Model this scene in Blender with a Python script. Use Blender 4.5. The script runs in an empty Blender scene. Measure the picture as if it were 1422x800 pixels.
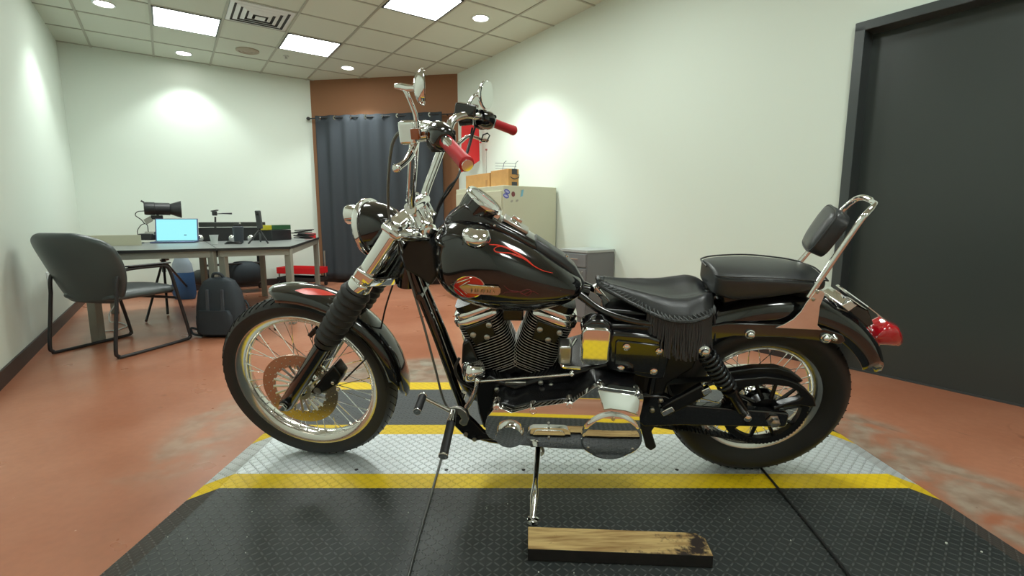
import bpy, bmesh, math, random
from mathutils import Vector, Matrix
from mathutils.bvhtree import BVHTree
random.seed(7)
PI = math.pi
V = Vector
S_ = bpy.context.scene
COL = S_.collection
R = math.radians

# ---------------------------------------------------------------- camera, world, exposure
FPX, PITCH, CX, CY, CH = 672.0, R(8.2), 711.0, 400.0, 0.999
cam_d = bpy.data.cameras.new('camera'); cam = bpy.data.objects.new('camera', cam_d); COL.objects.link(cam)
cam.location = (0, 0, CH); cam.rotation_euler = (PI/2-PITCH, 0, 0)
cam_d.sensor_width = 36; cam_d.lens = FPX/1422*36; cam_d.clip_start = 0.02
S_.camera = cam
S_.view_settings.view_transform = 'Standard'; S_.view_settings.look = 'None'
S_.view_settings.exposure = 0.40; S_.view_settings.gamma = 1; S_.view_settings.use_curve_mapping = False
w = bpy.data.worlds.new('world'); S_.world = w; w.use_nodes = True
w.node_tree.nodes['Background'].inputs[0].default_value = (.8, .9, .85, 1)
w.node_tree.nodes['Background'].inputs[1].default_value = 0.05
PANEL_E = 18.0      # emission of the ceiling troffers
SPOT_W = 34.0       # watts of each downlight
DOWN_E = 14.0

# ---------------------------------------------------------------- measuring helpers
_c, _s = math.cos(PITCH), math.sin(PITCH)
CF, CU, CR, CO = V((0, _c, -_s)), V((0, _s, _c)), V((1, 0, 0)), V((0, 0, CH))
def ray(px, py): return CF*FPX + CR*(px-CX) + CU*(CY-py)
def at(px, py, z):
    d = ray(px, py); t = (z-CH)/d.z; return CO+d*t
def project(P):
    d = V(P)-CO; z = d.dot(CF); return CX+FPX*d.dot(CR)/z, CY-FPX*d.dot(CU)/z
class Fr:
    """a local frame: X towards the tail, Y away from the viewer's side, Z up (leaned)"""
    def __init__(s, o, psi, lean=0):
        psi = R(psi); b = R(lean)
        s.o = V(o); s.X = V((math.cos(psi), math.sin(psi), 0)); n0 = V((math.sin(psi), -math.cos(psi), 0))
        s.Z = math.cos(b)*V((0, 0, 1)) + math.sin(b)*n0; s.Y = s.Z.cross(s.X)
    def w(s, x, y, z): return s.o + x*s.X + y*s.Y + z*s.Z
    def v(s, x, y, z): return x*s.X + y*s.Y + z*s.Z
    def pix(s, px, py, y):
        d = ray(px, py); o = s.o+s.Y*y; t = (o-CO).dot(s.Y)/d.dot(s.Y); P = CO+d*t-s.o
        return (P.dot(s.X), y, P.dot(s.Z))
    def pw(s, px, py, y): return s.w(*s.pix(px, py, y))
AZ = R(35.2)
ra = V((-math.sin(AZ), math.cos(AZ), 0)); rb = V((math.cos(AZ), math.sin(AZ), 0))
def W(a, b, z=0): return ra*a + rb*b + V((0, 0, z))    # room coordinates: a along the side walls, b across
def atb(px, py, b):     # point on the plane b = const
    d = ray(px, py); t = (b-CO.dot(rb))/d.dot(rb); return CO+d*t
def ata(px, py, a):
    d = ray(px, py); t = (a-CO.dot(ra))/d.dot(ra); return CO+d*t

# ---------------------------------------------------------------- mesh collector
def crom(pts, n=6):
    pts = [V(p) for p in pts]
    if len(pts) < 3: return pts
    P = [pts[0]*2-pts[1]]+pts+[pts[-1]*2-pts[-2]]; out = []
    for i in range(1, len(P)-2):
        for k in range(n):
            t = k/n; a, b, c, d = P[i-1], P[i], P[i+1], P[i+2]
            out.append(.5*((2*b)+(c-a)*t+(2*a-5*b+4*c-d)*t*t+(3*b-a-3*c+d)*t**3))
    out.append(pts[-1]); return out
def basis(d):
    d = d.normalized(); u = d.cross(V((0, 0, 1)))
    if u.length < .05: u = d.cross(V((1, 0, 0)))
    u.normalize(); return u, d.cross(u)
class M:
    def __init__(s): s.v = []; s.f = []; s.mi = []; s.cur = 0
    def add(s, vs, fs):
        n = len(s.v); s.v += [V(p) for p in vs]
        for f in fs: s.f.append([i+n for i in f]); s.mi.append(s.cur)
        return s
    def rings(s, rings, cap=True, closed=False):
        n = len(rings[0]); vs = [p for r in rings for p in r]; fs = []
        m = len(rings)
        for i in range(m if closed else m-1):
            for j in range(n):
                a = i*n+j; b = i*n+(j+1) % n; c = ((i+1) % m)*n+(j+1) % n; d = ((i+1) % m)*n+j
                fs.append((a, b, c, d))
        if cap and not closed: fs.append(tuple(range(n))[::-1]); fs.append(tuple(range((m-1)*n, m*n)))
        return s.add(vs, fs)
    def grid(s, rows):
        n = len(rows[0]); vs = [p for r in rows for p in r]
        fs = [(i*n+j, i*n+j+1, (i+1)*n+j+1, (i+1)*n+j) for i in range(len(rows)-1) for j in range(n-1)]
        return s.add(vs, fs)
    def tube(s, pts, r, seg=12, smooth=0, closed=False):
        pts = [V(p) for p in pts]
        rr = r if isinstance(r, (list, tuple)) else None
        if smooth and len(pts) > 2:
            n0 = len(pts); pts = crom(pts, smooth)
            if rr: rr = [rr[min(int(i/smooth), n0-1)]*(1-(i/smooth) % 1)+rr[min(int(i/smooth)+1, n0-1)]*((i/smooth) % 1) for i in range(len(pts))]
        if rr is None: rr = [r]*len(pts)
        out = []; u = None
        for i, p in enumerate(pts):
            if closed: d = pts[(i+1) % len(pts)]-pts[i-1]
            else: d = pts[min(i+1, len(pts)-1)]-pts[max(i-1, 0)]
            d.normalize()
            if u is None: u, _ = basis(d)
            u = (u-d*u.dot(d)).normalized(); q = d.cross(u)
            out.append([p+(u*math.cos(2*PI*k/seg)+q*math.sin(2*PI*k/seg))*rr[i] for k in range(seg)])
        return s.rings(out, closed=closed)
    def lathe(s, c, ax, prof, seg=32, cap=True, closed=False):
        """prof: list of (radius, height along ax)"""
        c = V(c); ax = V(ax).normalized(); u, q = basis(ax)
        return s.rings([[c+ax*h+(u*math.cos(2*PI*k/seg)+q*math.sin(2*PI*k/seg))*max(r, 1e-5) for k in range(seg)] for r, h in prof], cap=cap, closed=closed)
    def prism(s, pts, off):
        pts = [V(p) for p in pts]; n = len(pts); off = V(off)
        return s.add(pts+[p+off for p in pts], [tuple(range(n))[::-1], tuple(range(n, 2*n))]+[(i, (i+1) % n, n+(i+1) % n, n+i) for i in range(n)])
    def box(s, c, X, Y, Z):
        """X, Y, Z: half-extent vectors"""
        c = V(c); X, Y, Z = V(X), V(Y), V(Z); vs = [c+X*a+Y*b+Z*d for d in (-1, 1) for b in (-1, 1) for a in (-1, 1)]
        return s.add(vs, [(0, 2, 3, 1), (4, 5, 7, 6), (0, 1, 5, 4), (2, 6, 7, 3), (0, 4, 6, 2), (1, 3, 7, 5)])
    def ball(s, c, r, seg=16, X=None, Y=None, Z=None):
        c = V(c); X = X or V((1, 0, 0)); Y = Y or V((0, 1, 0)); Z = Z or V((0, 0, 1))
        rg = []
        for i in range(1, seg//2):
            t = PI*i/(seg//2); rg.append([c+r*(math.sin(t)*(math.cos(2*PI*k/seg)*X+math.sin(2*PI*k/seg)*Y)+math.cos(t)*Z) for k in range(seg)])
        return s.rings(rg)
    def build(s, name, mat, parent=None, bevel=0, seg=2, smooth=40, sub=0, solid=0, kind=None, label=None, triang=False):
        me = bpy.data.meshes.new(name); o = bpy.data.objects.new(name, me); COL.objects.link(o)
        off = V((0, 0, 0))
        if parent is not None: off = wloc(parent); o.parent = parent
        elif not kind == 'structure':
            c = V((sum(p.x for p in s.v)/len(s.v), sum(p.y for p in s.v)/len(s.v), min(p.z for p in s.v))); off = c; o.location = c
        me.from_pydata([p-off for p in s.v], [], s.f)
        for m_ in (mat if isinstance(mat, (list, tuple)) else [mat]): me.materials.append(m_)
        for p, k in zip(me.polygons, s.mi): p.material_index = k
        bm = bmesh.new(); bm.from_mesh(me); bmesh.ops.remove_doubles(bm, verts=bm.verts, dist=1e-6)
        bmesh.ops.recalc_face_normals(bm, faces=bm.faces); bm.to_mesh(me); bm.free()
        if smooth:
            me.shade_smooth(); me.set_sharp_from_angle(angle=R(smooth))
        if solid:
            md = o.modifiers.new('solid', 'SOLIDIFY'); md.thickness = solid; md.offset = 0
        if bevel:
            md = o.modifiers.new('bevel', 'BEVEL'); md.width = bevel; md.segments = seg; md.limit_method = 'ANGLE'; md.angle_limit = R(35); md.harden_normals = False
            if smooth: me.shade_smooth(); me.set_sharp_from_angle(angle=R(75))
        if sub:
            md = o.modifiers.new('sub', 'SUBSURF'); md.levels = sub; md.render_levels = sub
        if kind: o['kind'] = kind
        if label: o['label'] = label
        return o
def wloc(o):
    p = V((0, 0, 0))
    while o is not None: p = p+o.location; o = o.parent
    return p
def thing(name, loc, label, cat, group=None):
    o = bpy.data.objects.new(name, None); COL.objects.link(o); o.location = V(loc); o.empty_display_size = .1
    o['label'] = label; o['category'] = cat
    if group: o['group'] = group
    return o
def tag(o, label, cat, group=None):
    o['label'] = label; o['category'] = cat
    if group: o['group'] = group
    return o
def copy_tree(o, parent=None):
    c = o.copy(); COL.objects.link(c)
    if parent: c.parent = parent
    for ch in [x for x in COL.objects if x.parent == o]: copy_tree(ch, c)
    return c

# ---------------------------------------------------------------- materials
def srgb(r, g, b):
    f = lambda c: (c/255/12.92) if c/255 <= .04045 else ((c/255+.055)/1.055)**2.4
    return (f(r), f(g), f(b), 1)
def mat(name, col, rough=.5, metal=0, spec=.5, coat=0, bump=0, bscale=200, emit=None, es=0, noise=0, nscale=8, coatr=.03):
    m = bpy.data.materials.new(name); m.use_nodes = True; nt = m.node_tree; b = nt.nodes['Principled BSDF']
    b.inputs['Base Color'].default_value = col if len(col) == 4 else (*col, 1)
    b.inputs['Roughness'].default_value = rough; b.inputs['Metallic'].default_value = metal
    b.inputs['Specular IOR Level'].default_value = spec
    b.inputs['Coat Weight'].default_value = coat; b.inputs['Coat Roughness'].default_value = coatr
    tc = nt.nodes.new('ShaderNodeTexCoord')
    if bump:
        n = nt.nodes.new('ShaderNodeTexNoise'); n.inputs['Scale'].default_value = bscale; n.inputs['Detail'].default_value = 3
        bp = nt.nodes.new('ShaderNodeBump'); bp.inputs['Strength'].default_value = bump; bp.inputs['Distance'].default_value = .002
        nt.links.new(tc.outputs['Object'], n.inputs['Vector']); nt.links.new(n.outputs['Fac'], bp.inputs['Height']); nt.links.new(bp.outputs['Normal'], b.inputs['Normal'])
    if noise:
        n = nt.nodes.new('ShaderNodeTexNoise'); n.inputs['Scale'].default_value = nscale; n.inputs['Detail'].default_value = 5
        mx = nt.nodes.new('ShaderNodeMix'); mx.data_type = 'RGBA'; mx.blend_type = 'MULTIPLY'; mx.inputs['Factor'].default_value = 1
        cr = nt.nodes.new('ShaderNodeValToRGB'); cr.color_ramp.elements[0].color = (1-noise,)*3+(1,); cr.color_ramp.elements[1].color = (1, 1, 1, 1)
        cr.color_ramp.elements[0].position = .35; cr.color_ramp.elements[1].position = .65
        nt.links.new(tc.outputs['Object'], n.inputs['Vector']); nt.links.new(n.outputs['Fac'], cr.inputs['Fac'])
        mx.inputs[6].default_value = col if len(col) == 4 else (*col, 1); nt.links.new(cr.outputs['Color'], mx.inputs[7]); nt.links.new(mx.outputs[2], b.inputs['Base Color'])
    if emit: b.inputs['Emission Color'].default_value = emit; b.inputs['Emission Strength'].default_value = es
    return m
def N(nt, t, **kw):
    n = nt.nodes.new(t)
    for k, v_ in kw.items(): setattr(n, k, v_)
    return n
def mth(nt, op, a, b=None, c=None):
    n = nt.nodes.new('ShaderNodeMath'); n.operation = op
    for i, x in enumerate((a, b, c)):
        if x is None: continue
        if isinstance(x, (int, float)): n.inputs[i].default_value = x
        else: nt.links.new(x, n.inputs[i])
    return n.outputs[0]

BLACK = mat('gloss_black_paint', (.004, .004, .005), .12, 0, .5, 1.0)
SATIN = mat('satin_black', (.010, .010, .011), .38, 0, .5, bump=.1, bscale=400)
BLKMET = mat('black_powder_coat', (.006, .006, .007), .25, 0, .5)
CHROME = mat('chrome', (.86, .86, .86), .05, 1)
ALU = mat('polished_aluminium', (.78, .77, .74), .17, 1, bump=.05, bscale=60)
STEEL = mat('brushed_steel', (.55, .54, .51), .28, 1)
FIN = mat('machined_fin_edge', (.62, .60, .56), .42, .55)
DISC = mat('brake_disc_steel', (.52, .44, .36), .24, 1, bump=.1, bscale=300)  # brownish reflection put into the steel's base colour
TIRE = mat('tyre_rubber', (.021, .021, .022), .48, 0, .45, bump=.15, bscale=250)
RUB = mat('black_rubber', (.018, .018, .019), .5, 0, .5)
LEATH = mat('black_leather', (.030, .032, .034), .30, 0, .5, bump=.25, bscale=350)
VINYL = mat('chair_vinyl', (.055, .07, .072), .35, 0, .5, bump=.12, bscale=200)
REDG = mat('red_grip_rubber', srgb(186, 36, 44), .5, 0, .5)
REDL = mat('red_lens', srgb(190, 20, 34), .1, 0, .6, 1)
FLAME = mat('red_pinstripe', srgb(214, 48, 24), .3, 0, .5)
FLAMED = mat('dark_red_pinstripe', srgb(110, 26, 26), .3, 0, .5)
BADR = mat('badge_red_enamel', srgb(200, 24, 20), .2, 0, .5, 1)
GLASS = mat('gauge_face', (.35, .37, .33), .12, 0, .6, 1)
MIRROR = mat('mirror_glass', (.9, .92, .9), .02, 1)
AMBER = mat('amber_lens', srgb(150, 70, 20), .15, 0, .5, 1)
WHITEP = mat('white_plastic', srgb(225, 232, 232), .5)
DARKP = mat('dark_plastic', (.02, .021, .023), .4)
GREYM = mat('grey_table_metal', srgb(150, 152, 142), .45, .3, .5)
TOPM = mat('table_laminate', srgb(122, 126, 124), .35, 0, .5)
EDGE = mat('table_edge_band', (.02, .02, .02), .4)
BEIGE = mat('putty_cabinet_paint', srgb(196, 196, 172), .45)
GREYC = mat('grey_cabinet_paint', srgb(112, 114, 116), .45)
CARD = mat('cardboard', srgb(196, 148, 88), .8, noise=.12, nscale=12)
TAPE = mat('parcel_tape', srgb(60, 62, 66), .3)
REDP = mat('red_painted_metal', srgb(214, 34, 40), .35)
CURT = mat('slate_curtain_fabric', srgb(60, 65, 70), .85, 0, .2, bump=.15, bscale=300)
PACK = mat('backpack_nylon', (.034, .043, .052), .7, 0, .3, bump=.3, bscale=250)
BLUE = mat('blue_bag_fabric', srgb(52, 92, 140), .7)
CABLE = mat('black_cable', (.012, .012, .012), .45)
WALL = mat('wall_paint', (.70, .775, .70), .62, 0, .3, bump=.05, bscale=60)
BROWN = mat('brown_wall_paint', srgb(138, 98, 70), .7, 0, .3)
BASEB = mat('vinyl_baseboard', srgb(46, 38, 38), .45)
DOORM = mat('door_charcoal_paint', (.038, .047, .045), .3, 0, .5, bump=.05, bscale=15)
DFRAME = mat('door_frame_paint', (.05, .06, .062), .3, 0, .5)
TBAR = mat('ceiling_grid_metal', srgb(168, 170, 156), .5)
PANEL = mat('light_diffuser', (.9, .9, .9), .5, emit=(.93, 1.0, .95, 1), es=PANEL_E)
DOWN = mat('downlight_lens', (.9, .9, .9), .5, emit=(1, .97, .92, 1), es=DOWN_E)
SCREEN = mat('laptop_screen', (.02, .02, .02), .3, emit=srgb(140, 218, 228), es=1.0)
LAPT = mat('laptop_shell', srgb(96, 104, 140), .35, .5)
GREENB = mat('green_printed_card', srgb(48, 96, 62), .5)
YELLB = mat('yellow_printed_card', srgb(190, 180, 40), .5)
BLUEINK = mat('blue_sticker', srgb(86, 92, 176), .5)
REDINK = mat('maroon_sticker', srgb(120, 62, 62), .5)
CYANINK = mat('pale_blue_sticker', srgb(120, 176, 196), .5)
GREYINK = mat('grey_sticker', srgb(160, 158, 148), .5)
SPRING = mat('glossy_spring', (.05, .055, .06), .15, .6)

def floor_mat():
    m = bpy.data.materials.new('painted_concrete'); m.use_nodes = True; nt = m.node_tree; b = nt.nodes['Principled BSDF']
    tc = N(nt, 'ShaderNodeTexCoord')
    def noise(sc, d=4, dist=0):
        n = N(nt, 'ShaderNodeTexNoise'); n.inputs['Scale'].default_value = sc; n.inputs['Detail'].default_value = d; n.inputs['Distortion'].default_value = dist
        nt.links.new(tc.outputs['Object'], n.inputs['Vector']); return n.outputs['Fac']
    def ramp(f, p0, p1):
        r = N(nt, 'ShaderNodeMapRange'); r.inputs[1].default_value = p0; r.inputs[2].default_value = p1; r.interpolation_type = 'SMOOTHSTEP'; nt.links.new(f, r.inputs[0]); return r.outputs[0]
    def mix(f, a, c):
        x = N(nt, 'ShaderNodeMix', data_type='RGBA')
        if isinstance(f, float): x.inputs[0].default_value = f
        else: nt.links.new(f, x.inputs[0])
        for i, q in ((6, a), (7, c)):
            if isinstance(q, tuple): x.inputs[i].default_value = q
            else: nt.links.new(q, x.inputs[i])
        return x.outputs[2]
    base = mix(ramp(noise(.9, 3), .35, .65), srgb(170, 107, 79), srgb(188, 127, 99))
    base = mix(ramp(noise(30, 3), .3, .7), base, mix(.12, base, srgb(120, 70, 52)))
    sp = N(nt, 'ShaderNodeSeparateXYZ'); nt.links.new(tc.outputs['Object'], sp.inputs[0]); X, Y = sp.outputs[0], sp.outputs[1]
    # worn grey traffic strips where the paint has rubbed off (beside the far edge of the platform and on its right)
    wob = mth(nt, 'MULTIPLY', mth(nt, 'SUBTRACT', noise(2.2, 3), .5), .5)
    def band(expr, c, hw): return mth(nt, 'SUBTRACT', 1.0, ramp(mth(nt, 'ABSOLUTE', mth(nt, 'SUBTRACT', mth(nt, 'ADD', expr, wob), c)), hw*.4, hw))
    far = band(Y, 2.98, .46)
    far = mth(nt, 'MULTIPLY', far, mth(nt, 'MULTIPLY', ramp(X, -1.5, -1.0), mth(nt, 'SUBTRACT', 1.0, ramp(X, 1.2, 1.7))))
    right = mth(nt, 'MULTIPLY', band(mth(nt, 'ADD', X, mth(nt, 'MULTIPLY', Y, .05)), 1.79, .2), mth(nt, 'SUBTRACT', 1.0, ramp(Y, 2.4, 3.0)))
    left = mth(nt, 'MULTIPLY', band(X, -1.45, .22), mth(nt, 'MULTIPLY', ramp(Y, 1.6, 1.9), mth(nt, 'SUBTRACT', 1.0, ramp(Y, 2.5, 2.9))))
    wear = mth(nt, 'MAXIMUM', mth(nt, 'MAXIMUM', far, mth(nt, 'MULTIPLY', right, .8)), mth(nt, 'MULTIPLY', left, .5))
    wear = mth(nt, 'MAXIMUM', mth(nt, 'MULTIPLY', wear, ramp(noise(5, 6, .5), .34, .58)), mth(nt, 'MULTIPLY', far, .75))
    col = mix(wear, base, mix(ramp(noise(14, 4), .3, .7), srgb(138, 122, 106), srgb(170, 160, 144)))
    col = mix(mth(nt, 'MULTIPLY', ramp(noise(3.1, 8, 1.5), .66, .74), .5), col, srgb(120, 70, 50))
    col = mix(ramp(noise(38, 2), .79, .81), col, srgb(225, 205, 190))
    nt.links.new(col, b.inputs['Base Color'])
    rr = N(nt, 'ShaderNodeMapRange'); nt.links.new(noise(3, 4), rr.inputs[0]); rr.inputs[3].default_value = .2; rr.inputs[4].default_value = .42; nt.links.new(rr.outputs[0], b.inputs['Roughness'])
    bp = N(nt, 'ShaderNodeBump'); bp.inputs['Strength'].default_value = .12; bp.inputs['Distance'].default_value = .01; nt.links.new(noise(6, 3), bp.inputs['Height']); nt.links.new(bp.outputs[0], b.inputs['Normal'])
    return m
def tread_mat(name, col, rough, metal, strength=.6, dirt=.25, dirtcol=(.05, .05, .05, 1), scale=.021, edge=None):
    """chequer-plate: raised lozenges alternating at +-45 degrees"""
    m = bpy.data.materials.new(name); m.use_nodes = True; nt = m.node_tree; b = nt.nodes['Principled BSDF']
    g = N(nt, 'ShaderNodeNewGeometry'); sp = N(nt, 'ShaderNodeSeparateXYZ'); nt.links.new(g.outputs['Position'], sp.inputs[0])
    x0 = mth(nt, 'DIVIDE', sp.outputs[0], scale); y0 = mth(nt, 'DIVIDE', sp.outputs[1], scale)
    x = mth(nt, 'ADD', x0, 100.5); y = mth(nt, 'ADD', y0, 100.5)
    cxn, cyn = mth(nt, 'FLOOR', x), mth(nt, 'FLOOR', y)
    fx, fy = mth(nt, 'SUBTRACT', mth(nt, 'FRACT', x), .5), mth(nt, 'SUBTRACT', mth(nt, 'FRACT', y), .5)
    par = mth(nt, 'SUBTRACT', mth(nt, 'MULTIPLY', mth(nt, 'MODULO', mth(nt, 'ADD', cxn, cyn), 2.0), 2.0), 1.0)
    fy2 = mth(nt, 'MULTIPLY', fy, par)
    u = mth(nt, 'MULTIPLY', mth(nt, 'ADD', fx, fy2), .7071); v_ = mth(nt, 'MULTIPLY', mth(nt, 'SUBTRACT', fx, fy2), .7071)
    d = mth(nt, 'ADD', mth(nt, 'POWER', mth(nt, 'ABSOLUTE', mth(nt, 'DIVIDE', u, .50)), 2.0), mth(nt, 'POWER', mth(nt, 'ABSOLUTE', mth(nt, 'DIVIDE', v_, .14)), 2.0))
    r = N(nt, 'ShaderNodeMapRange'); r.interpolation_type = 'SMOOTHSTEP'; nt.links.new(d, r.inputs[0]); r.inputs[1].default_value = 1.1; r.inputs[2].default_value = .3; r.inputs[3].default_value = 0; r.inputs[4].default_value = 1
    bp = N(nt, 'ShaderNodeBump'); bp.inputs['Strength'].default_value = strength; bp.inputs['Distance'].default_value = .009; nt.links.new(r.outputs[0], bp.inputs['Height']); nt.links.new(bp.outputs[0], b.inputs['Normal'])
    n = N(nt, 'ShaderNodeTexNoise'); n.inputs['Scale'].default_value = 3.5; n.inputs['Detail'].default_value = 6; nt.links.new(g.outputs['Position'], n.inputs['Vector'])
    rr = N(nt, 'ShaderNodeMapRange'); nt.links.new(n.outputs['Fac'], rr.inputs[0]); rr.inputs[1].default_value = .42; rr.inputs[2].default_value = .7; rr.inputs[3].default_value = 0; rr.inputs[4].default_value = dirt
    mx = N(nt, 'ShaderNodeMix', data_type='RGBA'); nt.links.new(rr.outputs[0], mx.inputs[0]); mx.inputs[6].default_value = col; mx.inputs[7].default_value = dirtcol
    rg = N(nt, 'ShaderNodeMapRange'); rg.interpolation_type = 'SMOOTHSTEP'; nt.links.new(d, rg.inputs[0]); rg.inputs[1].default_value = 2.4; rg.inputs[2].default_value = 1.2; rg.inputs[3].default_value = 0; rg.inputs[4].default_value = 1
    ring = mth(nt, 'MULTIPLY', mth(nt, 'MULTIPLY', rg.outputs[0], mth(nt, 'SUBTRACT', 1.0, r.outputs[0])), .45)
    gm_ = N(nt, 'ShaderNodeMix', data_type='RGBA'); nt.links.new(ring, gm_.inputs[0]); nt.links.new(mx.outputs[2], gm_.inputs[6]); gm_.inputs[7].default_value = dirtcol
    out = gm_.outputs[2]
    if edge:     # paint worn off the tops of the lozenges
        e = N(nt, 'ShaderNodeMix', data_type='RGBA'); nt.links.new(mth(nt, 'MULTIPLY', r.outputs[0], edge[1]), e.inputs[0]); nt.links.new(out, e.inputs[6]); e.inputs[7].default_value = edge[0]; out = e.outputs[2]
    nt.links.new(out, b.inputs['Base Color'])
    n2 = N(nt, 'ShaderNodeMapRange'); nt.links.new(n.outputs['Fac'], n2.inputs[0]); n2.inputs[3].default_value = rough-.08; n2.inputs[4].default_value = rough+.14; nt.links.new(n2.outputs[0], b.inputs['Roughness'])
    b.inputs['Metallic'].default_value = metal
    return m
FLOOR = floor_mat()
SILVER = tread_mat('bare_chequer_plate', (.84, .90, .93, 1), .38, .4, 1.0, .2, (.30, .31, .31, 1))
YELLOW = tread_mat('yellow_painted_plate', srgb(242, 206, 22), .42, 0, .5, .2, srgb(196, 156, 20))
GREYPL = tread_mat('grey_painted_plate', (.030, .035, .035, 1), .40, .1, .8, .3, (.055, .06, .055, 1), edge=((.17, .18, .18, 1), .6))
FARPL = tread_mat('far_grey_plate', (.075, .085, .09, 1), .42, .1, .8, .2, (.09, .09, .085, 1))

def wood_mat():
    m = bpy.data.materials.new('worn_timber'); m.use_nodes = True; nt = m.node_tree; b = nt.nodes['Principled BSDF']
    tc = N(nt, 'ShaderNodeTexCoord'); mp = N(nt, 'ShaderNodeMapping'); mp.inputs['Scale'].default_value = (2.5, 22, 22); nt.links.new(tc.outputs['Object'], mp.inputs[0])
    n = N(nt, 'ShaderNodeTexNoise'); n.inputs['Scale'].default_value = 3; n.inputs['Detail'].default_value = 8; nt.links.new(mp.outputs[0], n.inputs[0])
    cr = N(nt, 'ShaderNodeValToRGB'); nt.links.new(n.outputs[0], cr.inputs[0])
    cr.color_ramp.elements[0].position = .3; cr.color_ramp.elements[0].color = srgb(140, 104, 58); cr.color_ramp.elements[1].position = .62; cr.color_ramp.elements[1].color = srgb(206, 176, 118)
    n2 = N(nt, 'ShaderNodeTexNoise'); n2.inputs['Scale'].default_value = 7; n2.inputs['Detail'].default_value = 8; n2.inputs['Roughness'].default_value = .7; nt.links.new(tc.outputs['Object'], n2.inputs[0])
    r = N(nt, 'ShaderNodeMapRange'); r.inputs[1].default_value = .56; r.inputs[2].default_value = .64; nt.links.new(n2.outputs[0], r.inputs[0])
    mx = N(nt, 'ShaderNodeMix', data_type='RGBA'); nt.links.new(r.outputs[0], mx.inputs[0]); nt.links.new(cr.outputs[0], mx.inputs[6]); mx.inputs[7].default_value = srgb(38, 26, 20)
    nt.links.new(mx.outputs[2], b.inputs[0]); b.inputs['Roughness'].default_value = .75
    return m
WOOD = wood_mat()
WOODD = mat('dark_side_timber', srgb(26, 20, 17), .8, noise=.5, nscale=30)  # much darker colour for the plank's sides and underside
def ceil_mat():
    m = bpy.data.materials.new('ceiling_tile'); m.use_nodes = True; nt = m.node_tree; b = nt.nodes['Principled BSDF']
    b.inputs['Base Color'].default_value = (.62, .67, .58, 1); b.inputs['Roughness'].default_value = .9
    tc = N(nt, 'ShaderNodeTexCoord'); n = N(nt, 'ShaderNodeTexNoise'); n.inputs['Scale'].default_value = 90; nt.links.new(tc.outputs['Object'], n.inputs[0])
    bp = N(nt, 'ShaderNodeBump'); bp.inputs['Strength'].default_value = .25; bp.inputs['Distance'].default_value = .004; nt.links.new(n.outputs[0], bp.inputs['Height']); nt.links.new(bp.outputs[0], b.inputs['Normal'])
    return m
CEIL = ceil_mat()

# ================================================================ THE ROOM
A0, A1, B0, B1, HC = -3.2, 8.0, -0.89, 3.57, 3.05
CB, CA = 1.92, 6.42        # the chamfer wall runs from (A1, CB) to (CA, B1)
def slab(name, pts, off, m, **k): return M().prism(pts, off).build(name, m, kind='structure', smooth=0, **k)
slab('floor', [W(A0-.1, B0-.1), W(A1+.1, B0-.1), W(A1+.1, B1+.1), W(A0-.1, B1+.1)], (0, 0, -.1), FLOOR)
slab('wall_left', [W(A0, B0), W(A1, B0), W(A1, B0, HC+.1), W(A0, B0, HC+.1)], -rb*.1, WALL)
slab('wall_back', [W(A1, B0-.1), W(A1, CB), W(A1, CB, HC+.1), W(A1, B0-.1, HC+.1)], ra*.1, WALL)
ch_d = (W(CA, B1)-W(A1, CB)).normalized(); ch_n = V((-ch_d.y, ch_d.x, 0))
if ch_n.y < 0: ch_n = -ch_n
slab('wall_corner', [W(A1, CB), W(CA, B1), W(CA, B1, HC+.1), W(A1, CB, HC+.1)], ch_n*.1, BROWN)
slab('wall_front', [W(A0, B0-.1), W(A0, B1+.1), W(A0, B1+.1, HC+.1), W(A0, B0-.1, HC+.1)], -ra*.1, WALL)
# right wall with the door opening
DA0, DA1, DH = -1.05, 1.34, 2.14
mm = M()
for p0, p1, z0, z1 in ((DA1, CA, 0, HC+.1), (A0, DA0, 0, HC+.1), (DA0, DA1, DH, HC+.1)):
    mm.prism([W(p0, B1, z0), W(p1, B1, z0), W(p1, B1, z1), W(p0, B1, z1)], rb*.2)
mm.build('wall_right', WALL, kind='structure', smooth=0)
# door
mm = M()
fw, fd = .055, .035
mm.box(W(DA1-fw/2+.03, B1+.06, DH/2+.01), ra*(fw/2), rb*(.06+fd), V((0, 0, DH/2)))
mm.box(W(DA0+fw/2-.03, B1+.06, DH/2+.01), ra*(fw/2), rb*(.06+fd), V((0, 0, DH/2)))
mm.box(W((DA0+DA1)/2, B1+.06, DH+.01), ra*((DA1-DA0)/2+.03), rb*(.06+fd), V((0, 0, fw/2)))
mm.build('door_1_frame', DFRAME, kind='structure', bevel=.004, smooth=0)
d1 = M().box(W((DA0+DA1)/2, B1+.11, DH/2), ra*((DA1-DA0)/2-.01), rb*.025, V((0, 0, DH/2-.004))).build('door_1', DOORM, kind='structure', smooth=0)
slab('trim_1', [W(DA0, B1+.08, .012), W(DA1, B1+.08, .012), W(DA1, B1+.13, .012), W(DA0, B1+.13, .012)], (0, 0, -.012), DFRAME)
# baseboards
def baseb(name, p, q, n):
    M().prism([p, q, q+V((0, 0, .10)), p+V((0, 0, .10))], n*.012).build(name, BASEB, kind='structure', smooth=0)
baseb('baseboard_left', W(A0, B0), W(A1, B0), rb); baseb('baseboard_back', W(A1, B0), W(A1, CB), -ra)
baseb('baseboard_right', W(DA1+.06, B1), W(CA, B1), -rb); baseb('baseboard_corner', W(A1, CB), W(CA, B1), -ch_n)
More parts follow.
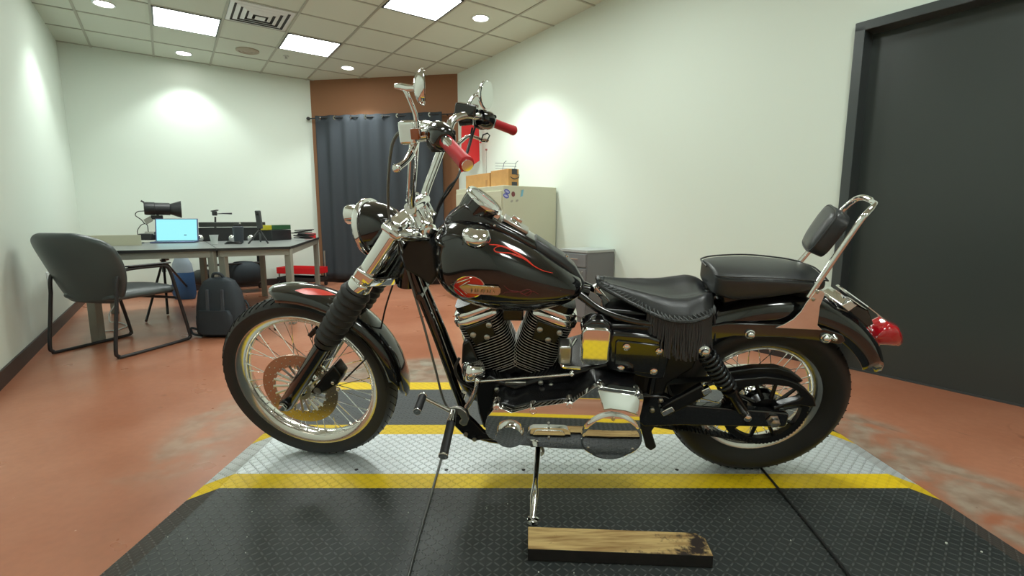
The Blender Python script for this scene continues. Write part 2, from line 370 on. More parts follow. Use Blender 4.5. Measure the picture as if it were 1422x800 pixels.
# ceiling: lay-in tiles on a metal grid
cm = M().prism([W(A0-.1, B0-.1, HC), W(A1+.1, B0-.1, HC), W(A1+.1, B1+.3, HC), W(A0-.1, B1+.3, HC)], (0, 0, .08))
cm.build('ceiling', CEIL, kind='structure', smooth=0)
gm = M(); TS = .6135
ga = [6.12+TS*k for k in range(-16, 4)]; gb = [.03+TS*k for k in range(-2, 6)]
ga = [x for x in ga if A0 < x < A1]; gb = [x for x in gb if B0 < x < B1]
for x in ga: gm.box(W(x, (B0+B1)/2, HC-.002), ra*.011, rb*((B1-B0)/2), V((0, 0, .004)))
for x in gb: gm.box(W((A0+A1)/2, x, HC-.003), ra*((A1-A0)/2), rb*.011, V((0, 0, .004)))
gm.build('trim_2', TBAR, kind='structure', smooth=0)
def cell(a, b): return W(a, b, HC)
# ceiling troffers (square, one grid cell each); a0,b0 = low corner
def troffer(i, a0, b0, label):
    c = W(a0+TS/2, b0+TS/2, HC-.006); t = thing('ceiling_light', c, label, 'light', 'square ceiling light panels')
    h = TS/2-.012; f = M()
    for s_ in (-1, 1):
        f.box(c+ra*(h-.008)*s_, ra*.008, rb*h, V((0, 0, .006))); f.box(c+rb*(h-.008)*s_, ra*h, rb*.008, V((0, 0, .006)))
    f.build('light_frame', DFRAME, t, smooth=0)
    M().prism([c+ra*(h-.016)*x+rb*(h-.016)*y-V((0, 0, .001)) for x, y in ((-1, -1), (1, -1), (1, 1), (-1, 1))], V((0, 0, .005))).build('light_diffuser', PANEL, t, smooth=0)
g_a = 6.12; g_b = .03
for i, (ka, kb, lab) in enumerate([
        (0, 0, 'square ceiling light panel left of the ceiling air vent'),
        (0, 2, 'square ceiling light panel between the air vent and the curtain corner'),
        (-3, 3, 'square ceiling light panel cut off by the top edge above the handlebars'),
        (-6, 0, 'unseen square light panel added above the near left of the room'),  # this panel and those below are out of view, added as fill light
        (-6, 3, 'unseen square light panel added above the motorcycle by the door side'),
        (-10, 0, 'unseen square light panel added behind the viewpoint on the left'),
        (-10, 3, 'unseen square light panel added behind the viewpoint on the right'),
        (-14, 1, 'unseen square light panel added at the near end of the room')]):
    troffer(i, g_a+ka*TS, g_b+kb*TS, lab)
# recessed downlights
def downlight(a, b, label, e):
    c = W(a, b, HC); t = thing('downlight', c-V((0, 0, .01)), label, 'light', 'round recessed downlights')
    M().lathe(c, (0, 0, -1), [(.075, -.001), (.093, -.001), (.093, .006), (.085, .010), (.075, .006)], 32, cap=False, closed=True).build('trim_ring', WHITEP, t)
    M().lathe(c, (0, 0, -1), [(.076, .0), (.076, .004)], 32).build('lens', DOWN, t)
    ld = bpy.data.lights.new('downlight_lamp', 'SPOT'); ld.energy = e; ld.color = (.93, 1, .97); ld.spot_size = R(106); ld.spot_blend = .5; ld.shadow_soft_size = .07
    lo = bpy.data.objects.new('downlight_lamp', ld); COL.objects.link(lo); lo.location = c-V((0, 0, .03))-wloc(t); lo.parent = t
for a, b, e_, lab in ((6.37, -.33, 44, 'round downlight nearest the left wall'), (7.63, .34, SPOT_W, 'round downlight close to the back wall, under the left light panel'),
                  (7.04, 2.20, 60, 'round downlight in front of the brown curtain wall'), (4.56, 2.82, 85, 'round downlight close to the right wall, beside the largest light panel')):
    downlight(a, b, lab, e_)
# air vent: nested square louvres
c = W(5.81, .945, HC); t = thing('ceiling_vent', c-V((0, 0, .02)), 'square white louvred air vent in the ceiling between two light panels', 'vent')
M().box(c-V((0, 0, .001)), ra*.285, rb*.285, V((0, 0, .003))).build('backing', mat('vent_throat_grey', srgb(60, 60, 58), .7), t, smooth=0)
for k, h in enumerate((.285, .225, .165, .105)):
    f = M(); z0, z1 = -.004-.002*k, -.013-.003*k
    for (x, y) in ((1, 0), (-1, 0), (0, 1), (0, -1)):
        n = ra*x+rb*y; tt = ra*y+rb*x
        f.prism([c+n*h+tt*h+V((0, 0, z0)), c+n*h-tt*h+V((0, 0, z0)), c+n*(h-.035)-tt*(h-.035)+V((0, 0, z1)), c+n*(h-.035)+tt*(h-.035)+V((0, 0, z1))], V((0, 0, -.004)))
    f.build('louvre', WHITEP, t, smooth=0)
M().box(c-V((0, 0, .03)), ra*.045, rb*.045, V((0, 0, .003))).build('louvre', WHITEP, t, smooth=0)
t = M().lathe(W(7.05, .98, HC), (0, 0, -1), [(.01, .0), (.13, .0), (.13, .012), (.10, .022), (.09, .012), (.06, .02), (.05, .012), (.01, .02)], 32).build('ceiling_speaker', mat('aged_white_plastic', srgb(168, 160, 142), .6))
tag(t, 'round off-white ceiling speaker behind the air vent', 'speaker')
t = M().lathe(W(7.01, 1.41, HC), (0, 0, -1), [(.035, 0), (.035, .006), (.012, .01), (.012, .03), (.02, .032), (.02, .035)], 20).build('sprinkler_head', STEEL)
tag(t, 'small sprinkler head in the ceiling beside the middle light panel', 'sprinkler')

# ================================================================ PLATFORM
DZ = .05
XL, XR = -1.04, 1.41; XLo, XRo = -1.16, 1.53
def rampx(y): return 0
rows = [(.86, .985, 'yellow_stripe', YELLOW, 'yellow stripe along the near edge'), (.985, 1.600, 'dark_panel', GREYPL, 'near dark grey tread panel'), (1.600, 1.698, 'yellow_stripe', YELLOW, 'yellow stripe nearest the camera'), (1.698, 2.034, 'bare_tread_panel', SILVER, 'bare silver tread plate panel'),
        (2.034, 2.133, 'yellow_stripe', YELLOW, 'yellow stripe behind the silver panel'), (2.133, 2.600, 'dark_panel', FARPL, 'far mid grey tread panel'), (2.600, 2.72, 'yellow_stripe', YELLOW, 'yellow stripe along the far edge')]
pt = thing('dyno_platform', (.2, 1.5, 0), 'low tread-plate platform in grey, yellow and silver bands under the motorcycle', 'platform')
for y0, y1, nm, m_, lab in rows:
    prof = [(XLo, 0), (XLo, .004), (XL, DZ), (XR, DZ), (XRo, .004), (XRo, 0)]
    M().prism([V((x, y0, z)) for x, z in prof], (0, y1-y0, 0)).build(nm, m_, pt, smooth=0, label=lab)
for px_ in (620, 727, 833, 495, 940):
    p = at(px_, 652.5, DZ); M().lathe(p-V((0, 0, .001)), (0, 0, 1), [(.007, 0), (.007, .0025), (.004, .004)], 12).build('deck_screw', DARKP, pt)

# ================================================================ MOTORCYCLE
Bk = Fr((.889, 1.777, DZ+.003), -3, 14.5)          # main frame: rear contact point
St = Fr((-.769, 1.889, DZ+.002), -7.5, 14.5)       # steered assembly: front contact point
moto = thing('motorcycle', (.06, 1.83, DZ), 'black and chrome cruiser motorcycle with red grips leaning on its kickstand', 'motorcycle')

def wheel(F, Rt, rt_w, r_out, r_in, nsp, hubr, hubw, tname):
    c = F.w(0, 0, Rt); ax = F.Y
    # rim: a closed channel section
    prof = [(r_out, -.036), (r_out+.004, -.032), (r_out-.004, -.028), (r_in+.006, -.022), (r_in, -.010), (r_in, .010), (r_in+.006, .022), (r_out-.004, .028), (r_out+.004, .032), (r_out, .036), (r_in+.004, .029), (r_in-.006, .012), (r_in-.006, -.012), (r_in+.004, -.029)]
    rim = M().lathe(c, ax, prof, 72, cap=False, closed=True).build('wheel_rim', ALU, moto, smooth=50)
    hw = rt_w/2; tp = [(r_out-.004, -.030), (r_out+.008, -.038)]
    mid = (r_out+Rt)/2
    tp += [(mid-.008, -hw*.97), (mid+.01, -hw), (Rt-.024, -hw*.90), (Rt-.010, -hw*.68), (Rt-.0025, -hw*.38), (Rt, 0), (Rt-.0025, hw*.38), (Rt-.010, hw*.68), (Rt-.024, hw*.90), (mid+.01, hw), (mid-.008, hw*.97), (r_out+.008, .038), (r_out-.004, .030)]
    M().lathe(c, ax, tp, 96, cap=False, closed=True).build('tyre', TIRE, rim, smooth=60)
    # tread grooves: slanted sipes standing as thin dark cuts
    g = M(); n = 64
    for k in range(n):
        for sgn in (-1, 1):
            a0 = 2*PI*k/n+(.5*2*PI/n if sgn > 0 else 0)
            q = []
            for t_ in (0, .33, .66, 1):
                y = sgn*hw*(.15+.6*t_); r_ = Rt-.0105*(abs(y)/(hw*.68))**2+.0006; aa = a0+.10*t_
                q.append(F.w(math.cos(aa)*r_, y, Rt+math.sin(aa)*r_))
            g.tube(q, .0022, 4)
    g.build('tread_groove', mat('groove_shadow_rubber', (.003, .003, .003), .9), rim, kind='stuff')
    # hub
    M().lathe(c, ax, [(.012, -hubw-.03), (.026, -hubw-.03), (.028, -hubw), (hubr+.012, -hubw), (hubr+.012, -hubw+.008), (hubr, -hubw+.012), (hubr*.8, 0), (hubr, hubw-.012), (hubr+.012, hubw-.008), (hubr+.012, hubw), (.028, hubw), (.026, hubw+.03), (.012, hubw+.03)], 28).build('hub', CHROME, rim)
    first = None
    for k in range(nsp):
        side = 1 if k % 2 else -1; lean_ = 1 if (k//2) % 2 else -1
        ar = 2*PI*(k+.5)/nsp; ah = ar+lean_*R(62)
        p0 = F.w(math.cos(ah)*(hubr+.006), side*(hubw-.004), Rt+math.sin(ah)*(hubr+.006))
        p1 = F.w(math.cos(ar)*(r_in-.004), side*.006, Rt+math.sin(ar)*(r_in-.004))
        pn = p1.lerp(p0, .055)
        M().tube([p0, pn], .0016, 6).tube([pn, p1], .0032, 6).build('spoke', CHROME, rim)
    return rim
wf = wheel(St, .345, .092, .281, .256, 40, .034, .040, 'front')
wr = wheel(Bk, .320, .128, .220, .200, 36, .045, .045, 'rear')
# valve stem on the front rim
M().tube([St.w(*St.pix(381, 455, 0)), St.w(*St.pix(383, 459, 0))], .004, 8).build('valve_stem', RUB, wf)
# front brake disc (left side)
c = St.w(0, -.072, .345)
dm = M().lathe(c, St.Y, [(.146, -.0025), (.146, .0025), (.098, .0025), (.098, -.0025)], 64, cap=False, closed=True)
dm.cur = 1
for k in range(60):
    a = 2*PI*k/60; r_ = (.106, .121, .136)[k % 3]
    p = St.w(math.cos(a)*r_, -.0755, .345+math.sin(a)*r_); dm.lathe(p, St.Y, [(.0019, -.0004), (.0019, .0006)], 8)
dd = dm.build('brake_disc', [DISC, mat('disc_hole', (.55, .50, .42), .5, 0)], wf)
ck = M()
for k in range(20):
    a = 2*PI*k/20; b = a+.22
    p0 = St.w(math.cos(a)*.036, -.068, .345+math.sin(a)*.036); p1 = St.w(math.cos(b)*.104, -.074, .345+math.sin(b)*.104)
    ck.tube([p0, p1], [.0034, .005], 6)
ck.lathe(c, St.Y, [(.044, -.006), (.044, .02), (.028, .02), (.028, -.006)], 32, cap=False, closed=True)
ck.build('disc_carrier', STEEL, wf)
# rear pulley
c = Bk.w(0, -.085, .32)
pm = M().lathe(c, Bk.Y, [(.138, -.014), (.142, -.014), (.142, .014), (.138, .014), (.122, .010), (.122, -.010)], 72, cap=False, closed=True)
for k in range(70):
    a = 2*PI*k/70; p = Bk.w(math.cos(a)*.143, -.085, .32+math.sin(a)*.143); pm.box(p, Bk.v(math.cos(a), 0, math.sin(a))*.003, Bk.Y*.013, Bk.v(-math.sin(a), 0, math.cos(a))*.0035)
for k in range(10):
    a = 2*PI*k/10; pm.tube([Bk.w(math.cos(a)*.04, -.09, .32+math.sin(a)*.04), Bk.w(math.cos(a+.12)*.126, -.085, .32+math.sin(a+.12)*.126)], [.008, .006], 8)
pm.lathe(c, Bk.Y, [(.05, -.016), (.05, .02), (.02, .02), (.02, -.016)], 32, cap=False, closed=True)
pm.build('rear_pulley', BLKMET, wr)

# ---- fork
def fork(y, nm):
    d = V((.48, 0, .64)).normalized(); ax = St.v(d.x, 0, d.z)
    def P(t): return St.w(-.024+d.x*t, y, .323+d.z*t)
    L = M().lathe(P(-.03), ax, [(.012, -.004), (.022, 0), (.0285, .02), (.0285, .33)], 24).build('fork_leg', BLACK, moto)
    M().lathe(P(.012), St.Y, [(.020, -.04), (.020, .04)], 20).build('axle_clamp', BLKMET, L, bevel=.003)
    M().lathe(P(.012)-St.Y*.043, -St.Y, [(.016, 0), (.016, .006), (.013, .012), (.006, .013)], 6, ).build('axle_nut', CHROME, L)
    prof = []; n = 8; t0, t1 = .335, .565
    prof += [(.029, t0-.022), (.038, t0-.02), (.040, t0)]
    for k in range(n):
        tt = t0+(t1-t0)*k/n; h = (t1-t0)/n; r_ = .044+.006*k/n
        prof += [(r_-.012, tt+.001), (r_-.001, tt+h*.26), (r_+.001, tt+h*.45), (r_-.001, tt+h*.66), (r_-.011, tt+h*.97)]
    prof += [(.042, t1+.004), (.034, t1+.016), (.029, t1+.018)]
    M().lathe(P(0), ax, prof, 28).build('fork_boot', RUB, L, smooth=60)
    M().lathe(P(0), ax, [(.029, .570), (.037, .572), (.037, .596), (.033, .604), (.0285, .606), (.0285, .795), (.024, .803), (.01, .806)], 28).build('fork_tube', CHROME, L, smooth=50)
    return L
fl = fork(-.12, 'near'); fork(.12, 'far')
def fp(t, y, f=0):     # point along the fork direction, shifted f forward of it
    d = V((.6, 0, .8)); n = V((-.8, 0, .6)); return St.w(-.024+d.x*t+n.x*f, y, .323+d.z*t+n.z*f)
fax = St.v(.6, 0, .8); fnr = St.v(-.8, 0, .6)
# lower and upper clamps
M().prism([fp(.615, -.155, .03), fp(.615, .155, .03), fp(.615, .155, -.03), fp(.615, .06, -.085), fp(.615, -.06, -.085), fp(.615, -.155, -.03)], fax*.036).build('lower_fork_clamp', CHROME, moto, bevel=.006, seg=3)
M().prism([fp(.803, -.150, .035), fp(.803, .150, .035), fp(.803, .155, -.03), fp(.803, .05, -.10), fp(.803, -.05, -.10), fp(.803, -.155, -.03)], fax*.022).build('upper_fork_clamp', CHROME, moto, bevel=.008, seg=3)
M().tube([fp(.60, 0, -.06), fp(.82, 0, -.06)], .030, 20).build('steering_neck', BLKMET, moto)
M().lathe(fp(.825, -.0, -.072), fax, [(.027, 0), (.027, .012), (.022, .02), (.008, .024)], 24).build('stem_nut', CHROME, moto)
M().lathe(fp(.823, -.12, 0), fax, [(.020, 0), (.020, .006), (.014, .012), (.004, .013)], 6).build('fork_cap', CHROME, moto)
M().lathe(fp(.823, .12, 0), fax, [(.020, 0), (.020, .006), (.014, .012), (.004, .013)], 6).build('fork_cap', CHROME, moto)
# headlight
hc = V(St.pix(519, 316, 0)); hcw = St.w(*hc); hax = St.v(-.985, .12, -.12)
hl = M().lathe(hcw, hax, [(.012, -.100), (.03, -.097), (.054, -.082), (.072, -.052), (.083, -.02), (.087, .0)], 36).build('headlight', BLACK, moto, smooth=60)
M().lathe(hcw, hax, [(.088, -.002), (.096, .0), (.098, .012), (.092, .022), (.084, .022), (.084, .0)], 40, cap=False, closed=True).build('chrome_ring', CHROME, hl, smooth=60)
M().lathe(hcw, hax, [(.085, .012), (.07, .022), (.04, .028), (.005, .03)], 36).build('headlight_lens', GLASS, hl, smooth=60)
M().tube([St.w(hc[0]+.07, 0, hc[2]-.02), St.w(.50, 0, .975)], .014, 12).build('mounting_bracket', CHROME, hl)
# turn signal on the far side
tc_ = St.pw(494, 298, .16)
ts = M().lathe(tc_, St.v(-1, 0, 0), [(.008, -.035), (.030, -.033), (.034, -.02), (.035, .028), (.031, .034), (.004, .036)], 28).build('turn_signal', CHROME, moto, smooth=60)
M().tube([tc_+St.v(-.01, 0, 0), St.w(.40, .15, .93), fp(.70, .12)], .007, 10, smooth=4).build('signal_stalk', CHROME, ts)

# ---- handlebar
hb = [St.w(.527, 0, 1.005), ]
def barpts(s):
    return [St.w(.512, s*.02, 1.022), St.w(.508, s*.055, 1.026), St.w(.515, s*.082, 1.060), St.w(.540, s*.125, 1.13), St.w(.578, s*.185, 1.235), St.w(.592, s*.205, 1.264), St.w(.625, s*.235, 1.277), St.w(.668, s*.275, 1.268), St.w(.70, s*.325, 1.25), St.w(.772, s*.425, 1.205)]
pts = barpts(-1)[::-1]+barpts(1)
handle = M().tube(pts, .0135, 16, smooth=6).build('handlebar', CHROME, moto, smooth=60)
M().tube([St.w(.505, -.075, 1.026), St.w(.505, .075, 1.026)], .021, 16).build('handlebar_clamp', CHROME, moto, bevel=.004)
for s in (-1, 1):
    M().lathe(St.w(.527, s*.05, .972), St.v(-.4, 0, .9), [(.024, 0), (.020, .012), (.019, .045), (.022, .052)], 20).build('riser', CHROME, moto)
    for q in (-.018, .018): M().lathe(St.w(.505+q*.8, s*.05, 1.045), St.v(.3, 0, 1), [(.006, 0), (.006, .006)], 8).build('clamp_bolt', CHROME, moto)
    g0, g1 = V((.695, s*.315, 1.250)), V((.768, s*.418, 1.208))
    a, b = St.w(*g0), St.w(*g1); d = b-a
    a2 = b-d.normalized()*.125
    grip = M().lathe(a2, d, [(.010, 0), (.0165, .001), (.0165, .006), (.0158, .01), (.0162, .06), (.0168, .112), (.018, .118), (.018, .126), (.012, .130), (.003, .1305)], 24).build('handlebar_grip', REDG, moto, smooth=50, label='red rubber grip')
    M().lathe(b+d.normalized()*.0045, d, [(.004, 0), (.004, .002)], 12).build('end_hole', mat('dark_red_rubber', srgb(110, 20, 26), .6), grip)
    # switch housing around the bar just inboard of the grip
    sw = a2-d.normalized()*.026
    h = M().lathe(sw, d, [(.016, -.034), (.027, -.032), (.031, -.018), (.032, .012), (.027, .026), (.019, .030)], 24).build('switch_housing', BLACK, moto, smooth=50)
    M().box(sw+St.v(-.02, -.0, -.012), St.v(.014, 0, 0), d.normalized()*.018, St.v(0, 0, .018)).build('switch_block', BLKMET, h, bevel=.004)
    for q in (-.012, .006): M().box(sw+d.normalized()*q+St.v(.026, 0, .012), St.v(.006, 0, 0), d.normalized()*.005, St.v(0, 0, .005)).build('switch_button', DARKP, h, bevel=.0015)
    # lever perch and lever
    pc = V(St.w(.643, s*.262, 1.262))
    lv = M().tube([pc+St.v(.0, 0, 0), pc+St.v(-.045, -s*.0, -.005)], [.020, .018], 16).build('lever_perch', CHROME if s < 0 else BLKMET, moto, bevel=.003)
    if s < 0:
        lp = [St.pw(577, 200, -.27), St.pw(571, 213, -.30), St.pw(563, 225, -.335), St.pw(551, 234, -.37)]
        M().tube(lp, [.008, .010, .008, .009], 10, smooth=5).build('clutch_lever', CHROME, lv)
        M().ball(lp[-1], .011, 12).build('lever_ball', CHROME, lv)
        M().box(St.pw(568, 184, -.27), St.v(.022, 0, 0), St.Y*.018, St.v(0, 0, .028)).build('clutch_bracket', CHROME, lv, bevel=.008, seg=3)
        M().box(St.pw(577, 186, -.30), St.v(.0105, 0, 0), St.Y*.008, St.v(0, 0, .0125)).build('indicator_lens', AMBER, lv, bevel=.002)
    else:
        lp = [St.pw(634, 203, .25), St.pw(641, 196, .28), St.pw(652, 189, .32), St.pw(668, 193.5, .37), St.pw(677, 195, .40)]
        M().tube(lp, [.008, .007, .006, .006, .007], 10, smooth=5).build('brake_lever', CHROME, lv)
        bt = M().box(St.pw(648, 152, .255), St.v(.036, 0, -.006), St.Y*.028, St.v(.004, 0, .019)).build('brake_reservoir', BLACK, lv, bevel=.006, seg=3)
        q = [St.pw(x, y, .36) for x, y in ((668, 196), (671, 187), (677, 185), (680, 188), (676, 197))]
        M().tube(q, .0028, 8, closed=True).build('reservoir_bail', BLKMET, lv)
# chrome bend cover at the far side, seen past the near housing
# mirrors
def mirror(stem, c, n, r, nm):
    mr = M().tube(stem, .0058, 12, smooth=5).build('mirror', CHROME, moto, smooth=60)
    n = V(n).normalized()
    M().lathe(c, n, [(.006, -.020), (r*.5, -.017), (r*.85, -.010), (r, -.002), (r, .004), (r*.93, .005)], 36).build('mirror_shell', CHROME, mr, smooth=60)
    M().lathe(V(c)+n*.0055, n, [(r*.93, 0), (r*.92, .0008)], 36).build('mirror_glass', MIRROR, mr)
    return mr
cN = St.pw(586, 121, -.30)
vN = (cN-CO).normalized()
mN = mirror([St.pw(579, 176, -.275), St.pw(577, 160, -.28), St.pw(572, 146, -.285), St.pw(566, 132, -.29), St.pw(562, 124, -.29)], cN, (vN.cross(V((0, 0, 1)))+vN*.02), .040, 'near')
M().tube([St.pw(549, 120, -.285), St.pw(556, 120, -.287), St.pw(566, 122.5, -.29), St.pw(582, 123, -.298)], [.006, .008, .0085, .006], 14).build('mirror_pivot', CHROME, mN)
M().lathe(St.pw(579, 182, -.275), St.v(0, 0, 1), [(.014, -.012), (.014, .004), (.010, .008), (.010, .022), (.006, .026)], 14).build('stem_base', CHROME, mN)
cF = St.pw(675, 132, .33)
mirror([St.pw(648, 150, .27), St.pw(653, 141, .28), St.pw(660, 132, .30), St.pw(670, 132, .32)], cF, ((cF-CO).normalized().cross(V((0, 0, 1)))*.88-(cF-CO).normalized()*.47), .049, 'far')

# cables from the bars
def cable(nm, pts, r=.0045, m_=None): return M().tube(pts, r, 8, smooth=6).build(nm, m_ or CABLE, moto)
cable('clutch_cable', [St.pw(570, 184, -.25), St.pw(557, 182, -.24), St.pw(545, 200, -.22), St.pw(540, 240, -.19), St.pw(539, 280, -.15), St.pw(543, 310, -.10), Bk.pw(558, 345, -.06), Bk.pw(570, 390, -.05), Bk.pw(588, 450, -.07), Bk.pw(604, 510, -.09), Bk.pw(618, 560, -.10), Bk.pw(640, 583, -.1)], .0042, mat('braided_grey_cable', (.16, .17, .16), .35, .4))
cable('throttle_cable', [St.pw(656, 178, .27), St.pw(650, 205, .2), St.pw(636, 245, .12), St.pw(622, 262, .1), St.pw(606, 292, .08), Bk.pw(600, 330, .02)], .004)
cable('throttle_cable', [St.pw(660, 176, .28), St.pw(646, 222, .2), St.pw(630, 256, .12), St.pw(610, 288, .09), Bk.pw(596, 335, .02)], .0035)
cable('brake_line', [St.w(.40, .03, .80), St.pw(548, 388, .02), St.pw(536, 425, .0), St.pw(527, 463, .0), St.pw(515, 490, -.03), St.pw(494, 512, -.06), St.pw(478, 528, -.075)], .0032)
# brake caliper
M().prism([St.pw(x, y, -.105) for x, y in ((448, 524), (463, 508), (474, 523), (469, 534), (456, 543), (440, 550), (430, 546))], St.Y*.06).build('brake_caliper', BLKMET, moto, bevel=.006, seg=3)
M().lathe(St.pw(441, 543, -.105), -St.Y, [(.014, -.002), (.014, .003), (.010, .003), (.010, .001)], 24).build('caliper_plug', STEEL, moto)
for x, y in ((463, 531), (449, 516), (470, 540)): M().lathe(St.pw(x, y, -.106), -St.Y, [(.007, 0), (.007, .006), (.004, .008)], 6).build('caliper_bolt', CHROME, moto)
M().prism([St.pw(x, y, -.09) for x, y in ((426, 466), (436, 455), (441, 460), (432, 470))], St.Y*.02).build('fender_bracket', BLKMET, moto, bevel=.003)

# ---- fenders
def fender(F, cz, prof, a0f, a1, n, name, m_, thick=.003, innerf=None, yc=0):
    """prof: list of (y, r); a0f(y) start angle (rear), a1 end angle"""
    rows_ = []
    for (y, r_) in prof:
        a0 = a0f(y); rw = []
        for k in range(n+1):
            a_ = a0+(a1(y)-a0)*k/n; rq = r_*(1-.065*max(0, min(1, (R(36)-a_)/R(20)))**1.5) if yc else r_
            rw.append(F.w(math.cos(a_)*rq, y, cz+math.sin(a_)*rq))
        rows_.append(rw)
    return M().grid(rows_).build(name, m_, moto, solid=thick, smooth=70)
ff_prof = [(-.066, .350), (-.066, .362), (-.060, .374), (-.045, .383), (-.02, .388), (0, .389), (.02, .388), (.045, .383), (.060, .374), (.066, .362), (.066, .350)]
tipF = St.pix(380, 405, 0); tipR = St.pix(556, 545, 0)
aF = math.atan2(tipF[2]-.345, tipF[0]); aR = math.atan2(tipR[2]-.345, tipR[0])
ff = fender(St, .345, ff_prof, lambda y: aR+.25*(abs(y)/.066)**3, lambda y: aF-.12*(abs(y)/.066)**3, 40, 'front_fender', BLACK)
print('front fender tips', tipF, math.degrees(aF), tipR, math.degrees(aR))
for yy in (-.068, .068):
    M().box(fp(.30, yy*1.15, -.0), fax*.05, St.Y*.008, fnr*.03).build('fender_mount', BLKMET, moto, bevel=.003)
rf_prof = [(-.098, .332), (-.098, .360), (-.095, .385), (-.082, .406), (-.055, .420), (-.025, .426), (0, .427), (.025, .426), (.055, .420), (.082, .406), (.095, .385), (.098, .360), (.098, .332)]
rf = fender(Bk, .32, rf_prof, lambda y: R(16)+R(15)*(abs(y)/.098)**2, lambda y: R(142), 44, 'rear_fender', BLACK, yc=1)
fev = ff.evaluated_get(bpy.context.evaluated_depsgraph_get()) if False else None
fbv = BVHTree.FromPolygons([v_.co+wloc(moto) for v_ in ff.data.vertices], [tuple(p.vertices) for p in ff.data.polygons])
fl_u = [(410, 404), (420, 401.5), (432, 401), (444, 402.5), (456, 406), (466, 410.5)]
fl_l = [(410, 404), (418, 407.5), (428, 410), (440, 410.5), (454, 411), (466, 410.5)]
U = crom([V((x, y, 0)) for x, y in fl_u], 5); L0 = crom([V((x, y, 0)) for x, y in fl_l], 5); rws = []
for k in range(5):
    row = []
    for a, b in zip(U, L0):
        p = a.lerp(b, k/4); d = ray(p.x, p.y).normalized(); l, n, i, ds = fbv.ray_cast(CO, d)
        if l is None: l, n, i, ds = fbv.find_nearest(CO+d*((St.w(0, 0, .73)-CO).dot(d)))
        if n.dot(d) > 0: n = -n
        row.append(l+n*.0024)
    rws.append(row)
M().grid(rws).build('fender_flame', FLAME, ff, smooth=70, label='red painted flame')
# fender struts
for s in (-1, 1):
    y = s*.108
    o = [(-.30, .66), (-.19, .685), (.0, .682), (.12, .668), (.178, .648), (.192, .625), (.175, .612), (.10, .625), (.0, .636), (-.16, .637), (-.24, .62), (-.34, .60)]
    M().prism([Bk.w(x, y-.006, z-.02) for x, z in o], Bk.Y*.012).build('fender_strut', BLACK, moto, bevel=.004, seg=3)
for px_, py_, r_ in ((1041, 463.6, .0125), (1146, 469, .013), (1157, 468, .008)):
    q = M().lathe(Bk.pw(px_, py_, -.114), -Bk.Y, [(r_*1.25, 0), (r_*1.25, .004), (r_, .006), (r_, .012), (r_*.7, .017), (.001, .019)], 16).build('chrome_bolt', CHROME, moto, smooth=50)

# ---- fuel tank
TK = [(-1.135, .905, .845, .05), (-1.128, .935, .815, .085), (-1.11, .962, .782, .118), (-1.075, .984, .752, .147), (-1.03, .993, .732, .163), (-.97, .984, .716, .168), (-.91, .958, .706, .165), (-.85, .925, .701, .155), (-.79, .888, .702, .140), (-.73, .845, .710, .118), (-.69, .815, .720, .100), (-.66, .79, .733, .080), (-.645, .775, .748, .05)]
def sect(x, t_, b_, w_, n=28):
    out = []
    zc = b_+(t_-b_)*.40
    for k in range(n):
        a = 2*PI*k/n; ca, sa = math.cos(a), math.sin(a)
        y = math.copysign(abs(ca)**.72, ca)*w_
        z = zc+(math.copysign(abs(sa)**.80, sa)*((t_-zc) if sa > 0 else (zc-b_)))
        out.append(Bk.w(x, y, z))
    return out
tank = M().rings([sect(x_, t_, b_-.022*min(1, w_/.14), w_) for x_, t_, b_, w_ in TK]).build('fuel_tank', BLACK, moto, sub=2, smooth=80)
# a BVH of the tank for laying the badge and the stripes on its skin
dg = bpy.context.evaluated_depsgraph_get()
ev = tank.evaluated_get(dg); tme = ev.to_mesh()
tv = [v_.co+wloc(moto) for v_ in tme.vertices]; bvh = BVHTree.FromPolygons(tv, [tuple(p.vertices) for p in tme.polygons]); ev.to_mesh_clear()
def hit(px, py, b=None):
    d = ray(px, py).normalized(); loc, n, i, dist = (b or bvh).ray_cast(CO, d)
    if loc is None:
        t0 = (Bk.w(-.9, -.16, .85)-CO).dot(d); loc, n, i, dist = (b or bvh).find_nearest(CO+d*t0)
    if n.dot(d) > 0: n = -n
    return loc, n
def stripe(pts, wd, m_, name='pinstripe', parent=None, lift=.0008, sm=8, b=None):
    P = crom([V((x, y, 0)) for x, y in pts], sm); mm_ = M(); L_, R_ = [], []
    hs = [hit(p.x, p.y, b) for p in P]; hs = [(l, n, i) for i, (l, n) in enumerate(hs) if l is not None]
    for j, (l, n, i) in enumerate(hs):
        d = hs[min(j+1, len(hs)-1)][0]-hs[max(j-1, 0)][0]; s_ = n.cross(d).normalized()
        f = i/max(1, len(P)-1); ww = wd*(.25+.75*math.sin(PI*min(max(f, .04), .96))**.6)
        L_.append(l+n*lift+s_*ww); R_.append(l+n*lift-s_*ww)
    if len(hs) < 2: return
    mm_.grid([L_, R_]); return mm_.build(name, m_, parent or tank, smooth=60, solid=.0004)
def zc(l, k, o): return [(o[0]+x/k, o[1]+y/k) for x, y in l]
stripe(zc([(262, 598), (350, 606), (430, 632), (500, 668), (560, 706), (620, 748), (670, 792)], 6.667, (640, 250)), .0034, FLAME)
stripe(zc([(350, 612), (310, 636), (320, 664), (375, 674), (450, 678), (520, 700), (600, 742), (680, 800), (760, 800+40), (850, 800+62)], 6.667, (640, 250)), .0022, FLAME)
stripe(zc([(340, 622), (380, 616), (440, 634), (500, 664), (560, 716), (540, 716), (470, 690)], 6.667, (640, 250)), .0018, FLAME)
stripe(zc([(240, 572), (268, 548), (262, 570), (252, 586)], 6.667, (640, 250)), .0022, FLAME)
